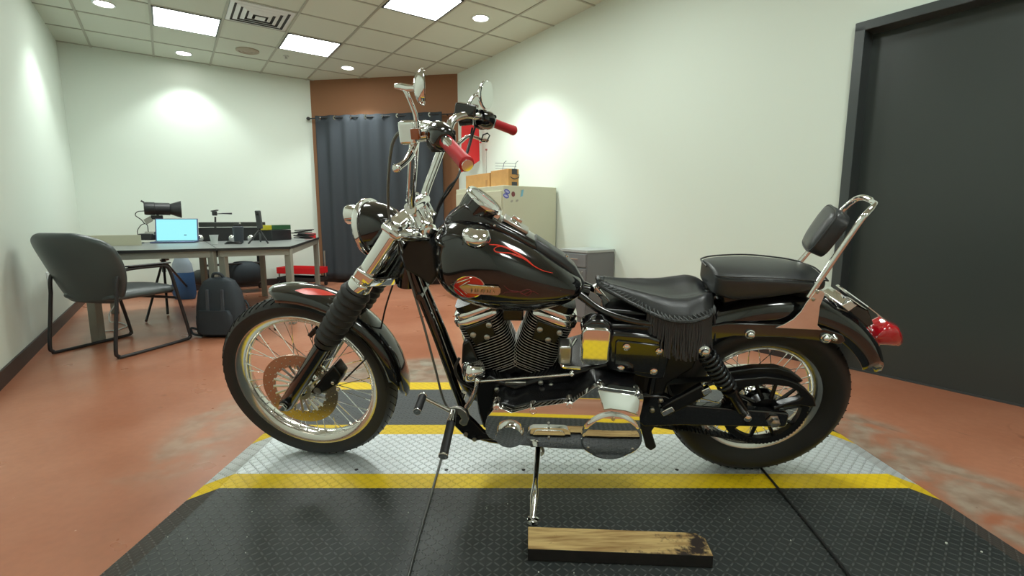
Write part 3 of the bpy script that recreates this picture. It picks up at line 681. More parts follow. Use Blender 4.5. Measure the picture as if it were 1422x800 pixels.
# lower scallop line
def low(l): return zc(l, 4.2115, (580, 250))
stripe(low([(505, 618), (540, 645), (590, 652), (620, 668), (665, 650), (706, 666)]), .0014, FLAMED)
stripe(low([(492, 668), (525, 655), (590, 655), (640, 640), (665, 652), (640, 676), (600, 655)]), .0012, FLAMED)
stripe(low([(150, 650), (200, 680), (300, 700), (500, 710), (700, 708), (850, 702), (930, 692)]), .0012, mat('olive_pinstripe', srgb(96, 90, 40), .3), lift=.0006)
# tank badge: red disc with chevrons and a bar-shaped tail with raised lettering
def bd(l): return zc(l, 13.33, (610, 370))
def patch(pts, m_, name, lift, thick, parent=None, bev=0):
    P = []; ns = V((0, 0, 0))
    for x, y in pts:
        l, n = hit(x, y); P.append((l, n)); ns += n
    ns.normalize(); cc = sum((l for l, n in P), V((0, 0, 0)))/len(P)
    a = [l+n*lift for l, n in P]; b_ = [l+n*(lift+thick) for l, n in P]
    n_ = len(a); q = M().add(a+b_+[cc+ns*lift, ns*(lift+thick)+cc], [(i, (i+1) % n_, n_+(i+1) % n_, n_+i) for i in range(n_)]+[(2*n_, (i+1) % n_, i) for i in range(n_)]+[(2*n_+1, n_+i, n_+(i+1) % n_) for i in range(n_)])
    return q.build(name, m_, parent or tank, smooth=30)
ell = [(555+290*math.cos(t), 372+202*math.sin(t)) for t in [2*PI*k/28 for k in range(28)]]
badge = patch(bd(ell), CHROME, 'tank_badge', .001, .003)
patch(bd([(555+270*math.cos(t), 372+185*math.sin(t)) for t in [2*PI*k/28 for k in range(28)]]), BADR, 'badge_enamel', .003, .0022, badge)
stripe(bd([(620, 190), (450, 255), (230, 315), (380, 440), (540, 565)]), .0018, CHROME, 'badge_chevron', badge, .0062, 1)
stripe(bd([(570, 255), (480, 305), (385, 358), (450, 425), (530, 490)]), .0012, CHROME, 'badge_chevron', badge, .0062, 1)
patch(bd([(530, 305), (820, 335), (1090, 352), (1130, 400), (1130, 465), (1085, 515), (820, 500), (530, 468), (390, 360)]), mat('badge_gold_bar', (.62, .55, .46), .25, 1), 'badge_bar', .005, .003, badge)
stripe(bd([(540, 318), (700, 335), (860, 350), (1100, 368)]), .0014, CHROME, 'badge_bar_edge', badge, .0088, 1)
lt = M()
for k in range(8):
    x0 = 600+k*56
    for (xa, ya, xb, yb) in (((x0, 405+k*3, x0+4, 455+k*3), (x0, 405+k*3, x0+30, 408+k*3), (x0+2, 430+k*3, x0+28, 432+k*3)) if k % 2 == 0 else ((x0+15, 405+k*3, x0, 455+k*3), (x0+15, 405+k*3, x0+30, 455+k*3), (x0+6, 436+k*3, x0+24, 438+k*3))):
        pa, na = hit(*bd([(xa, ya)])[0]); pb, nb = hit(*bd([(xb, yb)])[0]); lt.tube([pa+na*.0082, pb+nb*.0082], .0008, 4)
lt.build('badge_lettering', mat('dark_gold', (.25, .17, .08), .3, 1), badge, kind='stuff')
# fuel cap
l, n = hit(661.5, 327)
capn = (n*.45+Bk.v(.15, -.05, .95)*.55).normalized()
cp = M().lathe(l-capn*.012, capn, [(.042, 0), (.044, .010), (.043, .018), (.036, .026), (.020, .031), (.004, .033)], 36).build('fuel_cap', CHROME, moto, smooth=60)
# ---- dash console
sax = Bk.v(.625, 0, .78); sc_ = Bk.w(-.968, 0, 1.030)
dash = M()
prof = [((-1.105, .93), .035), ((-1.085, .99), .050), ((-1.02, 1.035), .058), ((-.93, .985), .060), ((-.86, .948), .056), ((-.80, .912), .048), ((-.79, .88), .046)]
rr = []
for (x, z), hw in prof:
    zb = z-.085 if x < -1.0 else z-.06
    rr.append([Bk.w(x, -hw, zb), Bk.w(x, -hw, z-.012), Bk.w(x, -hw+.010, z), Bk.w(x, hw-.010, z), Bk.w(x, hw, z-.012), Bk.w(x, hw, zb)])
dc = dash.rings(rr).build('dash_console', BLACK, moto, bevel=.004, seg=2, smooth=50)
nc = M().lathe(sc_, sax, [(.040, -.135), (.052, -.085), (.060, -.03), (.062, .0)], 36).build('speedometer_housing', BLACK, moto, smooth=60)
M().lathe(sc_, sax, [(.058, -.002), (.066, .0), (.067, .008), (.063, .014), (.056, .012)], 40, cap=False, closed=True).build('bezel', CHROME, nc, smooth=60)
M().lathe(sc_, sax, [(.058, .002), (.057, .009)], 36).build('dial', GLASS, nc)
M().box(sc_+sax*.0105+Bk.v(.01, 0, 0), Bk.v(.78, 0, -.625)*.024, Bk.Y*.0012, sax*.0006).build('needle', FLAME, nc)
# switch strip, ignition knob and tail trim
sl = Bk.v(.86, 0, -.51); sn = Bk.v(.51, 0, .86)
M().box(Bk.w(-.865, 0, .958), sl*.045, Bk.Y*.030, sn*.006).build('dash_trim_plate', STEEL, moto, bevel=.003)
M().box(Bk.w(-.925, 0, .992), sl*.012, Bk.Y*.034, sn*.011).build('dash_trim_clamp', CHROME, moto, bevel=.004)
kn = M().lathe(Bk.w(-.868, 0, .962), sn, [(.020, 0), (.020, .006), (.014, .010)], 24).build('ignition_switch', CHROME, moto)
M().box(Bk.w(-.868, 0, .962)+sn*.014, sl*.018, Bk.Y*.005, sn*.006).build('switch_lever', CHROME, kn, bevel=.002)
M().lathe(Bk.pw(687, 313, -.06), -Bk.Y, [(.004, 0), (.004, .003), (.001, .004)], 10).build('dash_screw', CHROME, moto)
tt = []
for x, z, hw in ((-.805, .912, .044), (-.76, .882, .042), (-.71, .848, .040), (-.675, .815, .038), (-.655, .78, .034), (-.64, .755, .03)):
    tt.append([Bk.w(x-.012, -hw, z-.035), Bk.w(x, -hw, z-.008), Bk.w(x+.004, -hw+.012, z+.006), Bk.w(x+.004, hw-.012, z+.006), Bk.w(x, hw, z-.008), Bk.w(x-.012, hw, z-.035)])
M().rings(tt).build('tank_strap', LEATH, moto, smooth=60, bevel=.004)
M().lathe(Bk.w(-.70, -.012, .852), Bk.v(.5, 0, .85), [(.006, 0), (.006, .005), (.002, .007)], 10).build('strap_stud', CHROME, moto)

# ---- frame tubes
fr = M()
for s in (-1, 1):
    fr.tube([Bk.w(-1.225, s*.022, .86), Bk.w(-1.205, s*.026, .76), Bk.w(-1.145, s*.034, .56), Bk.w(-1.08, s*.05, .32), Bk.w(-1.04, s*.08, .225), Bk.w(-.96, s*.12, .19), Bk.w(-.7, s*.12, .19), Bk.w(-.48, s*.12, .21)], .0165, 14, smooth=5)
    fr.tube([Bk.w(-.655, s*.06, .735), Bk.w(-.58, s*.09, .69), Bk.w(-.48, s*.11, .665), Bk.w(-.36, s*.115, .655), Bk.w(-.25, s*.115, .65)], .0135, 12, smooth=5)
    fr.tube([Bk.w(-.25, s*.115, .65), Bk.w(-.27, s*.12, .58)], .014, 12)
    fr.tube([Bk.w(-.48, s*.12, .21), Bk.w(-.42, s*.12, .30), Bk.w(-.40, s*.115, .50), Bk.w(-.36, s*.115, .655)], .016, 12, smooth=4)
fr.tube([Bk.w(-1.21, 0, .86), Bk.w(-.95, 0, .80), Bk.w(-.62, 0, .72)], .024, 14)
fr.tube([Bk.w(-1.225, 0, .90), Bk.w(-1.245, 0, .74)], .034, 16)
fr.tube([Bk.w(-1.19, -.06, .72), Bk.w(-1.19, .06, .72)], .012, 10)
fr.build('frame', BLACK, moto, smooth=60)
# black wiring shroud behind the fork
M().prism([Bk.pw(x, y, -.06) for x, y in ((568, 329), (592, 325), (606, 345), (608, 384), (598, 398), (578, 384), (562, 376), (553, 352))], Bk.Y*.10).build('neck_shroud', SATIN, moto, bevel=.01, seg=3)

# ---- engine
ccx, ccz = -.869, .33
eng = M().prism([Bk.w(x, -.125, z) for x, z in ((-1.0, .30), (-.985, .235), (-.90, .215), (-.60, .225), (-.47, .25), (-.42, .33), (-.42, .50), (-.56, .52), (-.66, .485), (-.78, .455), (-.82, .44), (-.87, .42), (-.92, .44), (-.955, .462), (-1.01, .42))], Bk.Y*.25).build('crankcase', BLKMET, moto, bevel=.012, seg=3)
M().box(Bk.w(-.865, -.135, .44), Bk.v(.035, 0, 0), Bk.Y*.006, Bk.v(0, 0, .006)).build('crankcase_tab', STEEL, eng, bevel=.002)
for q, (x, z) in enumerate(((-.78, .44), (-.745, .43), (-.93, .41), (-.63, .455))):
    M().lathe(Bk.w(x, -.128, z), -Bk.Y, [(.009, 0), (.009, .007), (.005, .010)], 8).build('case_bolt', STEEL, eng)
def cylinder(sg, nm):
    ang = R(22)*sg; ax = Bk.v(math.sin(ang), 0, math.cos(ang)); X = Bk.v(math.cos(ang), 0, -math.sin(ang)); Y = Bk.Y
    def P(t): return Bk.w(ccx, 0, ccz)+ax*t
    def sq(c, h, hy, n=28, e=.55):
        out = []
        for k in range(n):
            a = 2*PI*k/n; ca, sa = math.cos(a), math.sin(a)
            out.append(c+X*math.copysign(abs(ca)**e, ca)*h+Y*math.copysign(abs(sa)**e, sa)*hy)
        return out
    core = M().rings([sq(P(.10), .062, .066), sq(P(.40), .062, .066)]).build('cylinder', BLKMET, moto)
    n = 17
    fm = M()
    for k in range(n):
        t0 = .126+k*.0098; h = .081 if k > 1 else .075
        fm.cur = 0; fm.rings([sq(P(t0), h-.001, h-.001), sq(P(t0+.0022), h-.001, h-.001)])
        fm.cur = 1; fm.rings([sq(P(t0), h-.0008, h-.0008), sq(P(t0+.0002), h, h), sq(P(t0+.0020), h, h), sq(P(t0+.0022), h-.0008, h-.0008)], cap=False)
    fm.build('cooling_fins', [BLKMET, FIN], core, kind='stuff')
    # head
    hd = M().rings([sq(P(.290), .068, .066), sq(P(.302), .074, .072), sq(P(.332), .074, .072), sq(P(.338), .070, .064)]).build('cylinder_head', BLKMET, moto, smooth=60)
    hf = M()
    for k in range(5):
        t0 = .290+k*.0098
        hf.cur = 0; hf.rings([sq(P(t0), .081, .079), sq(P(t0+.0022), .081, .079)])
        hf.cur = 1; hf.rings([sq(P(t0), .0812, .0792), sq(P(t0+.0002), .082, .080), sq(P(t0+.0020), .082, .080), sq(P(t0+.0022), .0812, .0792)], cap=False)
    hf.build('head_fins', [BLKMET, FIN], hd, kind='stuff')
    for xx, zz in ((-.03, .300), (.035, .315), (.01, .275)):
        M().lathe(P(zz)+X*xx-Y*.085, -Y, [(.010, -.006), (.010, .006), (.006, .009)], 12).build('head_bolt', STEEL, hd)
    M().prism([P(.255)-X*.042-Y*.078, P(.33)-X*.05-Y*.078, P(.33)+X*.045-Y*.078, P(.27)+X*.04-Y*.078], -Y*.008).build('head_side_cover', BLKMET, hd, bevel=.006)
    # rocker box: two stepped chrome lids
    rb_ = M().rings([sq(P(.336), .088, .078), sq(P(.352), .088, .078), sq(P(.358), .082, .072)]).build('rocker_box', CHROME, moto, smooth=50)
    M().rings([sq(P(.358), .078, .068), sq(P(.372), .078, .068), sq(P(.378), .070, .062)]).build('rocker_lid', CHROME, rb_, smooth=50)
cylinder(-1, 'front'); cylinder(1, 'rear')
# cover under the tank between heads, ignition coil
M().box(Bk.w(-.875, -.03, .668), Bk.v(.035, 0, 0), Bk.Y*.05, Bk.v(0, 0, .022)).build('coil_cover', BLKMET, moto, bevel=.006)
# chrome horn cover
hp = [(806, 503), (809, 462), (813, 457), (830, 456.5), (845, 458), (848.5, 462), (845.5, 503), (841, 507.5), (826, 508.5), (810, 507)]
hn = M().prism([Bk.pw(x, y, -.185) for x, y in hp], Bk.Y*.035).build('horn_cover', CHROME, moto, bevel=.008, seg=4)
M().prism([Bk.pw(x, y, -.165) for x, y in ((807, 464), (810, 450), (822, 445), (838, 446), (848, 452), (849, 466))], Bk.Y*.06).build('horn_bracket', BLACK, hn, bevel=.008, seg=3)
M().box(Bk.w(-.70, -.11, .55), Bk.v(.022, 0, 0), Bk.Y*.03, Bk.v(0, 0, .035)).build('carburettor_body', STEEL, moto, bevel=.008, seg=3)
M().tube([Bk.pw(800, 470, -.1), Bk.pw(788, 490, -.12), Bk.pw(780, 508, -.13), Bk.pw(806, 512, -.14)], .006, 8, smooth=5).build('fuel_line', CHROME, moto)
# chrome oil filter in front of the crankcase
of = Bk.pw(655, 514, -.10)
M().lathe(of+Bk.v(.03, 0, 0), Bk.v(-.75, -.5, .2), [(.034, 0), (.036, .01), (.036, .05), (.030, .060), (.010, .064)], 28).build('oil_filter', CHROME, moto, smooth=50)
M().prism([Bk.pw(x, y, -.09) for x, y in ((642, 478), (652, 472), (664, 500), (672, 540), (656, 548), (640, 520))], Bk.Y*.1).build('front_engine_mount', BLKMET, moto, bevel=.006)
cable('breather_hose', [Bk.pw(638, 497, -.13), Bk.pw(632, 512, -.14), Bk.pw(638, 528, -.14), Bk.pw(650, 536, -.12), Bk.pw(662, 540, -.1)], .005)
# starter / transmission fins behind the primary
tf = M()
for k in range(9):
    p0 = Bk.pw(740+k*7.5, 560-k*1.2, -.165); p1 = Bk.pw(748+k*7.5, 549-k*1.4, -.15)
    tf.tube([p0, p1], .0028, 6)
for k in range(6):
    p0 = Bk.pw(803+k*4.6, 549-k*2.8, -.16); p1 = Bk.pw(809+k*4.6, 540-k*3, -.14); tf.tube([p0, p1], .0026, 6)
tfo = M().prism([Bk.pw(x, y, -.150) for x, y in ((735, 568), (740, 551), (800, 541), (830, 526), (850, 530), (850, 560), (800, 570))], Bk.Y*.05).build('starter_housing', BLKMET, moto, bevel=.006)
tf.build('housing_ribs', STEEL, tfo, kind='stuff')
# chrome primary cover
PO = zc([(118, 430), (92, 385), (88, 320), (105, 262), (150, 215), (215, 205), (300, 235), (450, 200), (620, 182), (745, 168), (805, 168), (985, 48), (1010, 36), (1100, 55), (1340, 88), (1380, 108), (1385, 150), (1345, 270), (1352, 400), (1318, 480), (1225, 560), (1110, 594), (1000, 585), (925, 550), (760, 545), (550, 528), (330, 500), (200, 480)], 5.925, (660, 530))
pr = M().prism([Bk.pw(x, y, -.245) for x, y in PO], Bk.Y*.022).build('primary_cover', CHROME, moto, bevel=.009, seg=4)
po_ = [Bk.pix(x, y, -.245) for x, y in PO]; pcx = sum(p[0] for p in po_)/len(po_); pcz = sum(p[2] for p in po_)/len(po_)
M().prism([Bk.w(pcx+(p[0]-pcx)*.97, -.224, pcz+(p[2]-pcz)*.94) for p in po_], Bk.Y*.10).build('inner_primary', BLKMET, moto, bevel=.006)
sh_o = [Bk.pw(x, y, yy) for x, y, yy in ((830, 541, -.246), (884, 549, -.246), (889, 556, -.248), (886, 577, -.278), (868, 571, -.280), (848, 568.5, -.280), (838, 570, -.280))]
sh_i = [Bk.pw(x, y, -.24) for x, y in ((830, 541), (884, 549), (889, 556), (886, 578), (868, 572), (848, 569.5), (838, 571))]
M().add(sh_o+sh_i, [tuple(range(7)), tuple(range(13, 6, -1))]+[(i, (i+1) % 7, 7+(i+1) % 7, 7+i) for i in range(7)]).build('clutch_shoulder', CHROME, pr, bevel=.004, seg=3)
def cover_disc(px, py, r_, y0, h, name, m_=None, seg=48):
    return M().lathe(Bk.pw(px, py, y0), -Bk.Y, [(r_, -.01), (r_, h*.6), (r_*.93, h), (r_*.90, h), (.002, h+.001)], seg).build(name, m_ or CHROME, pr, smooth=30)
dcv = cover_disc(847.5, 603.5, .097, -.247, .010, 'derby_cover')
for a in (90, 210, 330):
    q = Bk.pix(847.5, 603.5, -.247); M().lathe(Bk.w(q[0]+.082*math.cos(R(a)), -.257, q[2]+.082*math.sin(R(a))), -Bk.Y, [(.006, 0), (.006, .003), (.003, .003)], 12).build('cover_screw', STEEL, pr)
cover_disc(708, 597, .046, -.247, .022, 'alternator_cap')
q0 = Bk.pix(762, 597, -.247); ip = []
for k in range(24):
    a = 2*PI*k/24; ip.append(Bk.w(q0[0]+.042*(1 if math.cos(a) > 0 else -1)*(1 if abs(math.cos(a)) > .001 else 0)+.028*math.cos(a), -.243, q0[2]+.030*math.sin(a)))
M().prism(ip, -Bk.Y*.012).build('inspection_cover', CHROME, pr, bevel=.004, seg=3)
ip2 = [p-Bk.Y*.010 for p in ip]; cc = sum(ip2, V((0, 0, 0)))/24
M().prism([cc+(p-cc)*.74 for p in ip2], -Bk.Y*.005).build('inspection_plate', CHROME, pr, bevel=.002)
for x, y in ((762, 588.5), (762, 603)): M().lathe(Bk.pw(x, y, -.259), -Bk.Y, [(.004, 0), (.004, .003), (.002, .003)], 10).build('cover_screw', STEEL, pr)
for x, y in ((690, 561.5), (740.5, 566), (791, 560), (834.5, 540), (885, 547.5), (836, 549)):
    M().lathe(Bk.pw(x, y, -.238), -Bk.Y, [(.013, -.03), (.013, .004), (.010, .009), (.007, .009), (.006, .005)], 18).build('cover_bolt', CHROME, pr, smooth=40)
# the cover is slightly domed from top to bottom: bend its faces and everything on it
def dome(o, zc_=.352, h=.105, bmax=.020):
    bm = bmesh.new(); bm.from_mesh(o.data); off = wloc(moto)
    for k in range(-24, 26):
        pz_ = zc_+k*.0065; bmesh.ops.bisect_plane(bm, geom=bm.verts[:]+bm.edges[:]+bm.faces[:], plane_co=Bk.w(0, 0, pz_)-off, plane_no=Bk.Z, dist=1e-6)
    for v_ in bm.verts:
        l_ = v_.co+off-Bk.o; z_ = l_.dot(Bk.Z); yy = l_.dot(Bk.Y)
        wgt = 1; q_ = max(0, 1-((z_-zc_)/h)**2); v_.co -= Bk.Y*(bmax*q_*wgt)
    bm.to_mesh(o.data); bm.free(); o.data.shade_smooth(); o.data.set_sharp_from_angle(angle=R(50))
dome(pr)
for o_ in list(pr.children):
    if o_.name.split('.')[0] in ('derby_cover', 'alternator_cap', 'inspection_cover', 'inspection_plate', 'cover_screw', 'cover_bolt'): dome(o_)
    
# ---- oil tank / battery side cover
sc2 = M().prism([Bk.pw(x, y, -.150) for x, y in ((846, 470), (850, 462), (900, 466), (925, 474), (930, 500), (922, 528), (900, 527), (850, 516), (843, 512))], Bk.Y*.10).build('side_cover', BLACK, moto, bevel=.012, seg=4)
M().prism([Bk.pw(x, y, -.156) for x, y in ((855, 476), (858, 473), (917, 480), (919, 484), (914, 513), (908, 520), (860, 515), (853, 511))], Bk.Y*.008).build('cover_plate', BLACK, sc2, bevel=.003)
for x, y in ((870, 482), (915.6, 488), (862, 511.6), (907.8, 516)):
    M().lathe(Bk.pw(x, y, -.158), -Bk.Y, [(.012, 0), (.012, .002), (.0075, .003), (.0075, .007), (.004, .009)], 14).build('cover_bolt', CHROME, sc2)
M().prism([Bk.w(x, -.125, z) for x, z in ((-.56, .66), (-.44, .66), (-.36, .65), (-.27, .63), (-.25, .60), (-.275, .50), (-.35, .44), (-.38, .30), (-.43, .29), (-.56, .45))], Bk.Y*.25).build('battery_box', BLKMET, moto, bevel=.01, seg=3)
M().prism([Bk.pw(x, y, -.135) for x, y in ((893, 548), (905, 548), (912, 590), (905, 600), (912, 622), (904, 627), (897, 622), (890, 596), (888, 570))], Bk.Y*.02).build('passenger_peg', RUB, moto, bevel=.006, seg=3)
# ---- shocks
for s in (-1, 1):
    y = s*.150
    p0 = Bk.w(-.270, y, .597); p1 = Bk.w(-.098, y, .350); d = (p1-p0); L_ = d.length; dn = d.normalized()
    sh = M().lathe(p0, dn, [(.010, 0), (.022, .004), (.024, .02), (.017, .022), (.017, L_*.62), (.026, L_*.63), (.027, L_*.66), (.020, L_*.70), (.020, L_*.95), (.012, L_)], 20).build('shock_absorber', BLKMET, moto)
    u, q = basis(dn); n = 9*14
    M().tube([p0+dn*(.022+(L_*.60-.022)*k/n)+(u*math.cos(2*PI*k/14)+q*math.sin(2*PI*k/14))*.027 for k in range(n+1)], .0052, 8).build('shock_spring', SPRING, sh, smooth=60)
    M().lathe(p0-Bk.Y*.026*(1 if s < 0 else -1), -Bk.Y*(1 if s < 0 else -1), [(.018, -.03), (.018, 0), (.012, .004), (.011, .014), (.005, .018)], 12).build('shock_bolt', CHROME, sh)
    M().lathe(p1-Bk.Y*.022*(1 if s < 0 else -1), -Bk.Y*(1 if s < 0 else -1), [(.014, -.03), (.014, .008), (.012, .014), (.004, .018)], 12).build('shock_bolt', CHROME, sh)
# ---- swingarm, axle
for s in (-1, 1):
    sa = M().prism([Bk.w(x, s*.138, z) for x, z in ((-.45, .40), (-.36, .40), (-.30, .365), (-.05, .348), (.052, .340), (.060, .332), (.060, .286), (.052, .280), (-.30, .280), (-.42, .270), (-.45, .30))], Bk.Y*.03*s*-1).build('swingarm', BLACK, moto, bevel=.005, seg=3)
    M().lathe(Bk.w(.008, s*.140, .312), Bk.Y*s, [(.022, 0), (.022, .004), (.017, .006), (.017, .020), (.010, .024)], 6).build('axle_nut', STEEL, sa)
    for x, z in ((-.375, .385), (-.40, .345), (-.335, .345)): M().lathe(Bk.w(x, s*.139, z), Bk.Y*s, [(.009, 0), (.009, .006), (.005, .009)], 10).build('pivot_bolt', STEEL, sa)
M().box(Bk.w(-.30, -.146, .395), Bk.v(.062, 0, .045), Bk.Y*.012, Bk.v(-.014, 0, .019)).build('passenger_peg_arm', BLKMET, moto, bevel=.006)
M().box(Bk.w(-.352, -.150, .352), Bk.v(.018, 0, .012), Bk.Y*.010, Bk.v(-.006, 0, .009)).build('peg_bracket', CHROME, moto, bevel=.003)
M().box(Bk.w(-.235, -.150, .435), Bk.v(.012, 0, .008), Bk.Y*.010, Bk.v(-.006, 0, .010)).build('peg_bracket', CHROME, moto, bevel=.003)
# belt guard
og = zc([(480, 365), (540, 335), (700, 318), (800, 330), (870, 355), (920, 390), (955, 430), (970, 478), (925, 478), (880, 470), (800, 478), (745, 500), (740, 485), (800, 460), (875, 440), (893, 425), (870, 395), (820, 372), (700, 360), (560, 380), (500, 410)], 3.81, (880, 440))
M().prism([Bk.pw(x, y, -.125) for x, y in og], Bk.Y*.03).build('belt_guard', BLKMET, moto, bevel=.005, seg=3)
og2 = zc([(430, 310), (530, 290), (640, 272), (760, 270), (840, 295), (900, 340), (880, 352), (800, 318), (680, 322), (540, 345), (450, 365)], 3.81, (880, 440))
M().prism([Bk.pw(x, y, -.105) for x, y in og2], Bk.Y*.03).build('upper_belt_guard', BLKMET, moto, bevel=.004)
# drive belt (lower and upper run)
bl = M(); nB = 60
p0 = V((-.50, 0, .262)); p1 = V((.0, 0, .178))
low_ = [Bk.w(-.55+.55*k/40, -.085, .272-.094*k/40) for k in range(41)]
def strip(pts, hy, th, nrm):
    rg = [[p+Bk.Y*hy+nrm*th, p-Bk.Y*hy+nrm*th, p-Bk.Y*hy-nrm*th, p+Bk.Y*hy-nrm*th] for p in pts]; bl.rings(rg)
strip(low_, .014, .0025, Bk.Z)
for p in low_[::1]: bl.box(p+Bk.Z*.005, Bk.X*.0035, Bk.Y*.014, Bk.Z*.003)
strip([Bk.w(-.55+.55*k/10, -.085, .395+.066*k/10) for k in range(11)], .014, .0025, Bk.Z)
bl.build('drive_belt', RUB, moto)
# ---- seat
def seat_mesh():
    X0, X1 = -.592, -.212; rows_ = []; rim = []
    nx, ny = 34, 20
    def hw(u):   # half width along the seat, u 0 nose .. 1 tail
        pts_ = [(0, .022), (.05, .040), (.15, .060), (.3, .088), (.45, .122), (.6, .150), (.72, .160), (.84, .150), (.93, .116), (.98, .066), (1, .02)]
        for (a, va), (b, vb) in zip(pts_, pts_[1:]):
            if u <= b: t_ = (u-a)/(b-a); t_ = t_*t_*(3-2*t_)*.4+t_*.6; return va+(vb-va)*t_
        return .02
    for i in range(nx+1):
        u = i/nx; u2 = .5-.5*math.cos(PI*u); u3 = .35*u+.65*u2; x = X0+(X1-X0)*u3; h = hw(u3); row = []
        zc_ = .772-.048*math.sin(PI*min(u3/.9, 1)*.62)**1.0 + .030*max(0, (u3-.55)/.45)**1.6
        for j in range(ny+1):
            v_ = -1+2*j/ny; a = abs(v_)
            end = max(0, (u3-.80)/.20)
            z = zc_+.012*math.exp(-((a-.62)/.2)**2)*min(1, u3*2.5)-.040*max(0, (a-.62)/.38)**1.6*min(1, .35+u3*1.3)-.046*end**2.2*(1-.4*a)
            row.append(Bk.w(x, v_*h, z))
        rows_.append(row)
    # pad the rim into a skirt
    return rows_
sr = seat_mesh()
seat = M().grid(sr).build('solo_seat', LEATH, moto, smooth=80)
md = seat.modifiers.new('solid', 'SOLIDIFY'); md.thickness = .014; md.offset = -1 if False else 1
if (seat.data.polygons[len(seat.data.polygons)//2].normal.z) > 0: md.offset = -1
rimp = [r_[0] for r_ in sr]+[p for p in sr[-1][1:]]+[r_[-1] for r_ in sr[::-1][1:]]+[p for p in sr[0][::-1][1:-1]]
rimc = sum(rimp, V((0, 0, 0)))/len(rimp)
# resample rim evenly and lace it
def resample(P, n, closed=True):
    Q = P+[P[0]] if closed else P; L_ = [0]
    for a, b in zip(Q, Q[1:]): L_.append(L_[-1]+(b-a).length)
    out = []
    for k in range(n):
        t_ = L_[-1]*k/(n if closed else n-1); i = max(j for j in range(len(L_)-1) if L_[j] <= t_+1e-9); f = (t_-L_[i])/max(1e-9, L_[i+1]-L_[i]); out.append(Q[i].lerp(Q[i+1], f))
    return out
nl = 82; rp = resample(rimp, nl*2); zz = []
for k, p in enumerate(rp):
    inn = (rimc-p); inn -= Bk.Z*inn.dot(Bk.Z); inn.normalize()
    if k % 2 == 0: zz += [p-inn*.004+Bk.Z*.002, p+inn*.016+Bk.Z*.014]
    else: zz += [p+inn*.016+Bk.Z*.012, p-inn*.004-Bk.Z*.010]
sbvh = None
sme = seat.data; sv = [v_.co+wloc(moto) for v_ in sme.vertices]; sbvh = BVHTree.FromPolygons(sv, [tuple(p.vertices) for p in sme.polygons])
zz2 = []
for k, p in enumerate(rp):
    inn = (rimc-p); inn -= Bk.Z*inn.dot(Bk.Z); inn.normalize()
    q = p+inn*.020+Bk.Z*.006; l, n_, i_, d_ = sbvh.find_nearest(q)
    n_ = n_ if n_.dot(Bk.Z-inn) > 0 else -n_
    zz2.append((l+n_*.002) if k % 2 else (p-inn*.005+Bk.Z*.001))
M().tube(zz2, .0030, 6, closed=True).build('seat_lacing', mat('lacing_sheen_leather', (.13, .14, .145), .3), seat, label='whip-stitched edge lacing')  # paler than the leather: the border's sheen put into the lacing colour
M().tube(resample(rimp, 90), .0068, 8, closed=True).build('seat_edge_roll', LEATH, seat)
# fringe
fg = M(); near = [p for p in resample(rimp, 240) if ((p-Bk.o).dot(Bk.Y) < -.075 and -.445 < (p-Bk.o).dot(Bk.X) < -.24)]
for p in near+[q+Bk.Y*.004+Bk.X*.002 for q in near]:
    L_ = random.uniform(.095, .125); dx = random.uniform(-.012, .012); dy = random.uniform(-.008, .004)
    dn = V((0, 0, -1))*.9+Bk.Z*-.1; a = p-Bk.Z*.006; w_ = Bk.X*.0023
    c1 = a+dn*L_*.5+Bk.v(dx*.3, dy*.3, 0); c2 = a+dn*L_+Bk.v(dx, dy, 0)
    fg.add([a-w_, a+w_, c1+w_, c1-w_, c2+w_, c2-w_, a-w_+Bk.Y*.0016, a+w_+Bk.Y*.0016, c1+w_+Bk.Y*.0016, c1-w_+Bk.Y*.0016, c2+w_+Bk.Y*.0016, c2-w_+Bk.Y*.0016],
           [(0, 1, 2, 3), (3, 2, 4, 5), (6, 9, 8, 7), (9, 11, 10, 8), (0, 3, 9, 6), (3, 5, 11, 9), (1, 7, 8, 2), (2, 8, 10, 4), (4, 10, 11, 5)])
rear_s = [p for p in resample(rimp, 240) if (p-Bk.o).dot(Bk.X) > -.25 and (p-Bk.o).dot(Bk.Y) < .06 and (p-Bk.o).dot(Bk.Y) > -.10]
for p in rear_s:
    L_ = random.uniform(.07, .10); a = p-Bk.Z*.004; c2 = a+V((0, 0, -1))*L_+Bk.v(random.uniform(0, .02), 0, 0); w_ = Bk.v(.0016, -.0016, 0)
    fg.add([a-w_, a+w_, c2+w_, c2-w_, a-w_+Bk.X*.002, a+w_+Bk.X*.002, c2+w_+Bk.X*.002, c2-w_+Bk.X*.002], [(0, 1, 2, 3), (7, 6, 5, 4), (0, 3, 7, 4), (1, 5, 6, 2), (2, 6, 7, 3)])
fg.build('seat_fringe', LEATH, seat, kind='stuff', label='hanging black leather fringe')
M().tube([Bk.w(-.60, 0, .735), Bk.w(-.575, 0, .752)], .012, 12).build('seat_bracket', CHROME, moto)
M().prism([Bk.pw(x, y, -.03) for x, y in ((827, 397), (834, 404), (858, 432), (850, 432), (826, 408))], Bk.Y*.02).build('seat_bracket', CHROME, moto, bevel=.003)
M().prism([Bk.w(x, -.09, z) for x, z in ((-.58, .70), (-.30, .675), (-.22, .68), (-.22, .64), (-.56, .64))], Bk.Y*.18).build('seat_pan', BLKMET, moto, bevel=.01)
for s in (-1, 1):
    M().tube([Bk.w(-.27, s*.075, .655), Bk.w(-.27, s*.075, .70)], .014, 14).build('seat_spring', SPRING, moto)
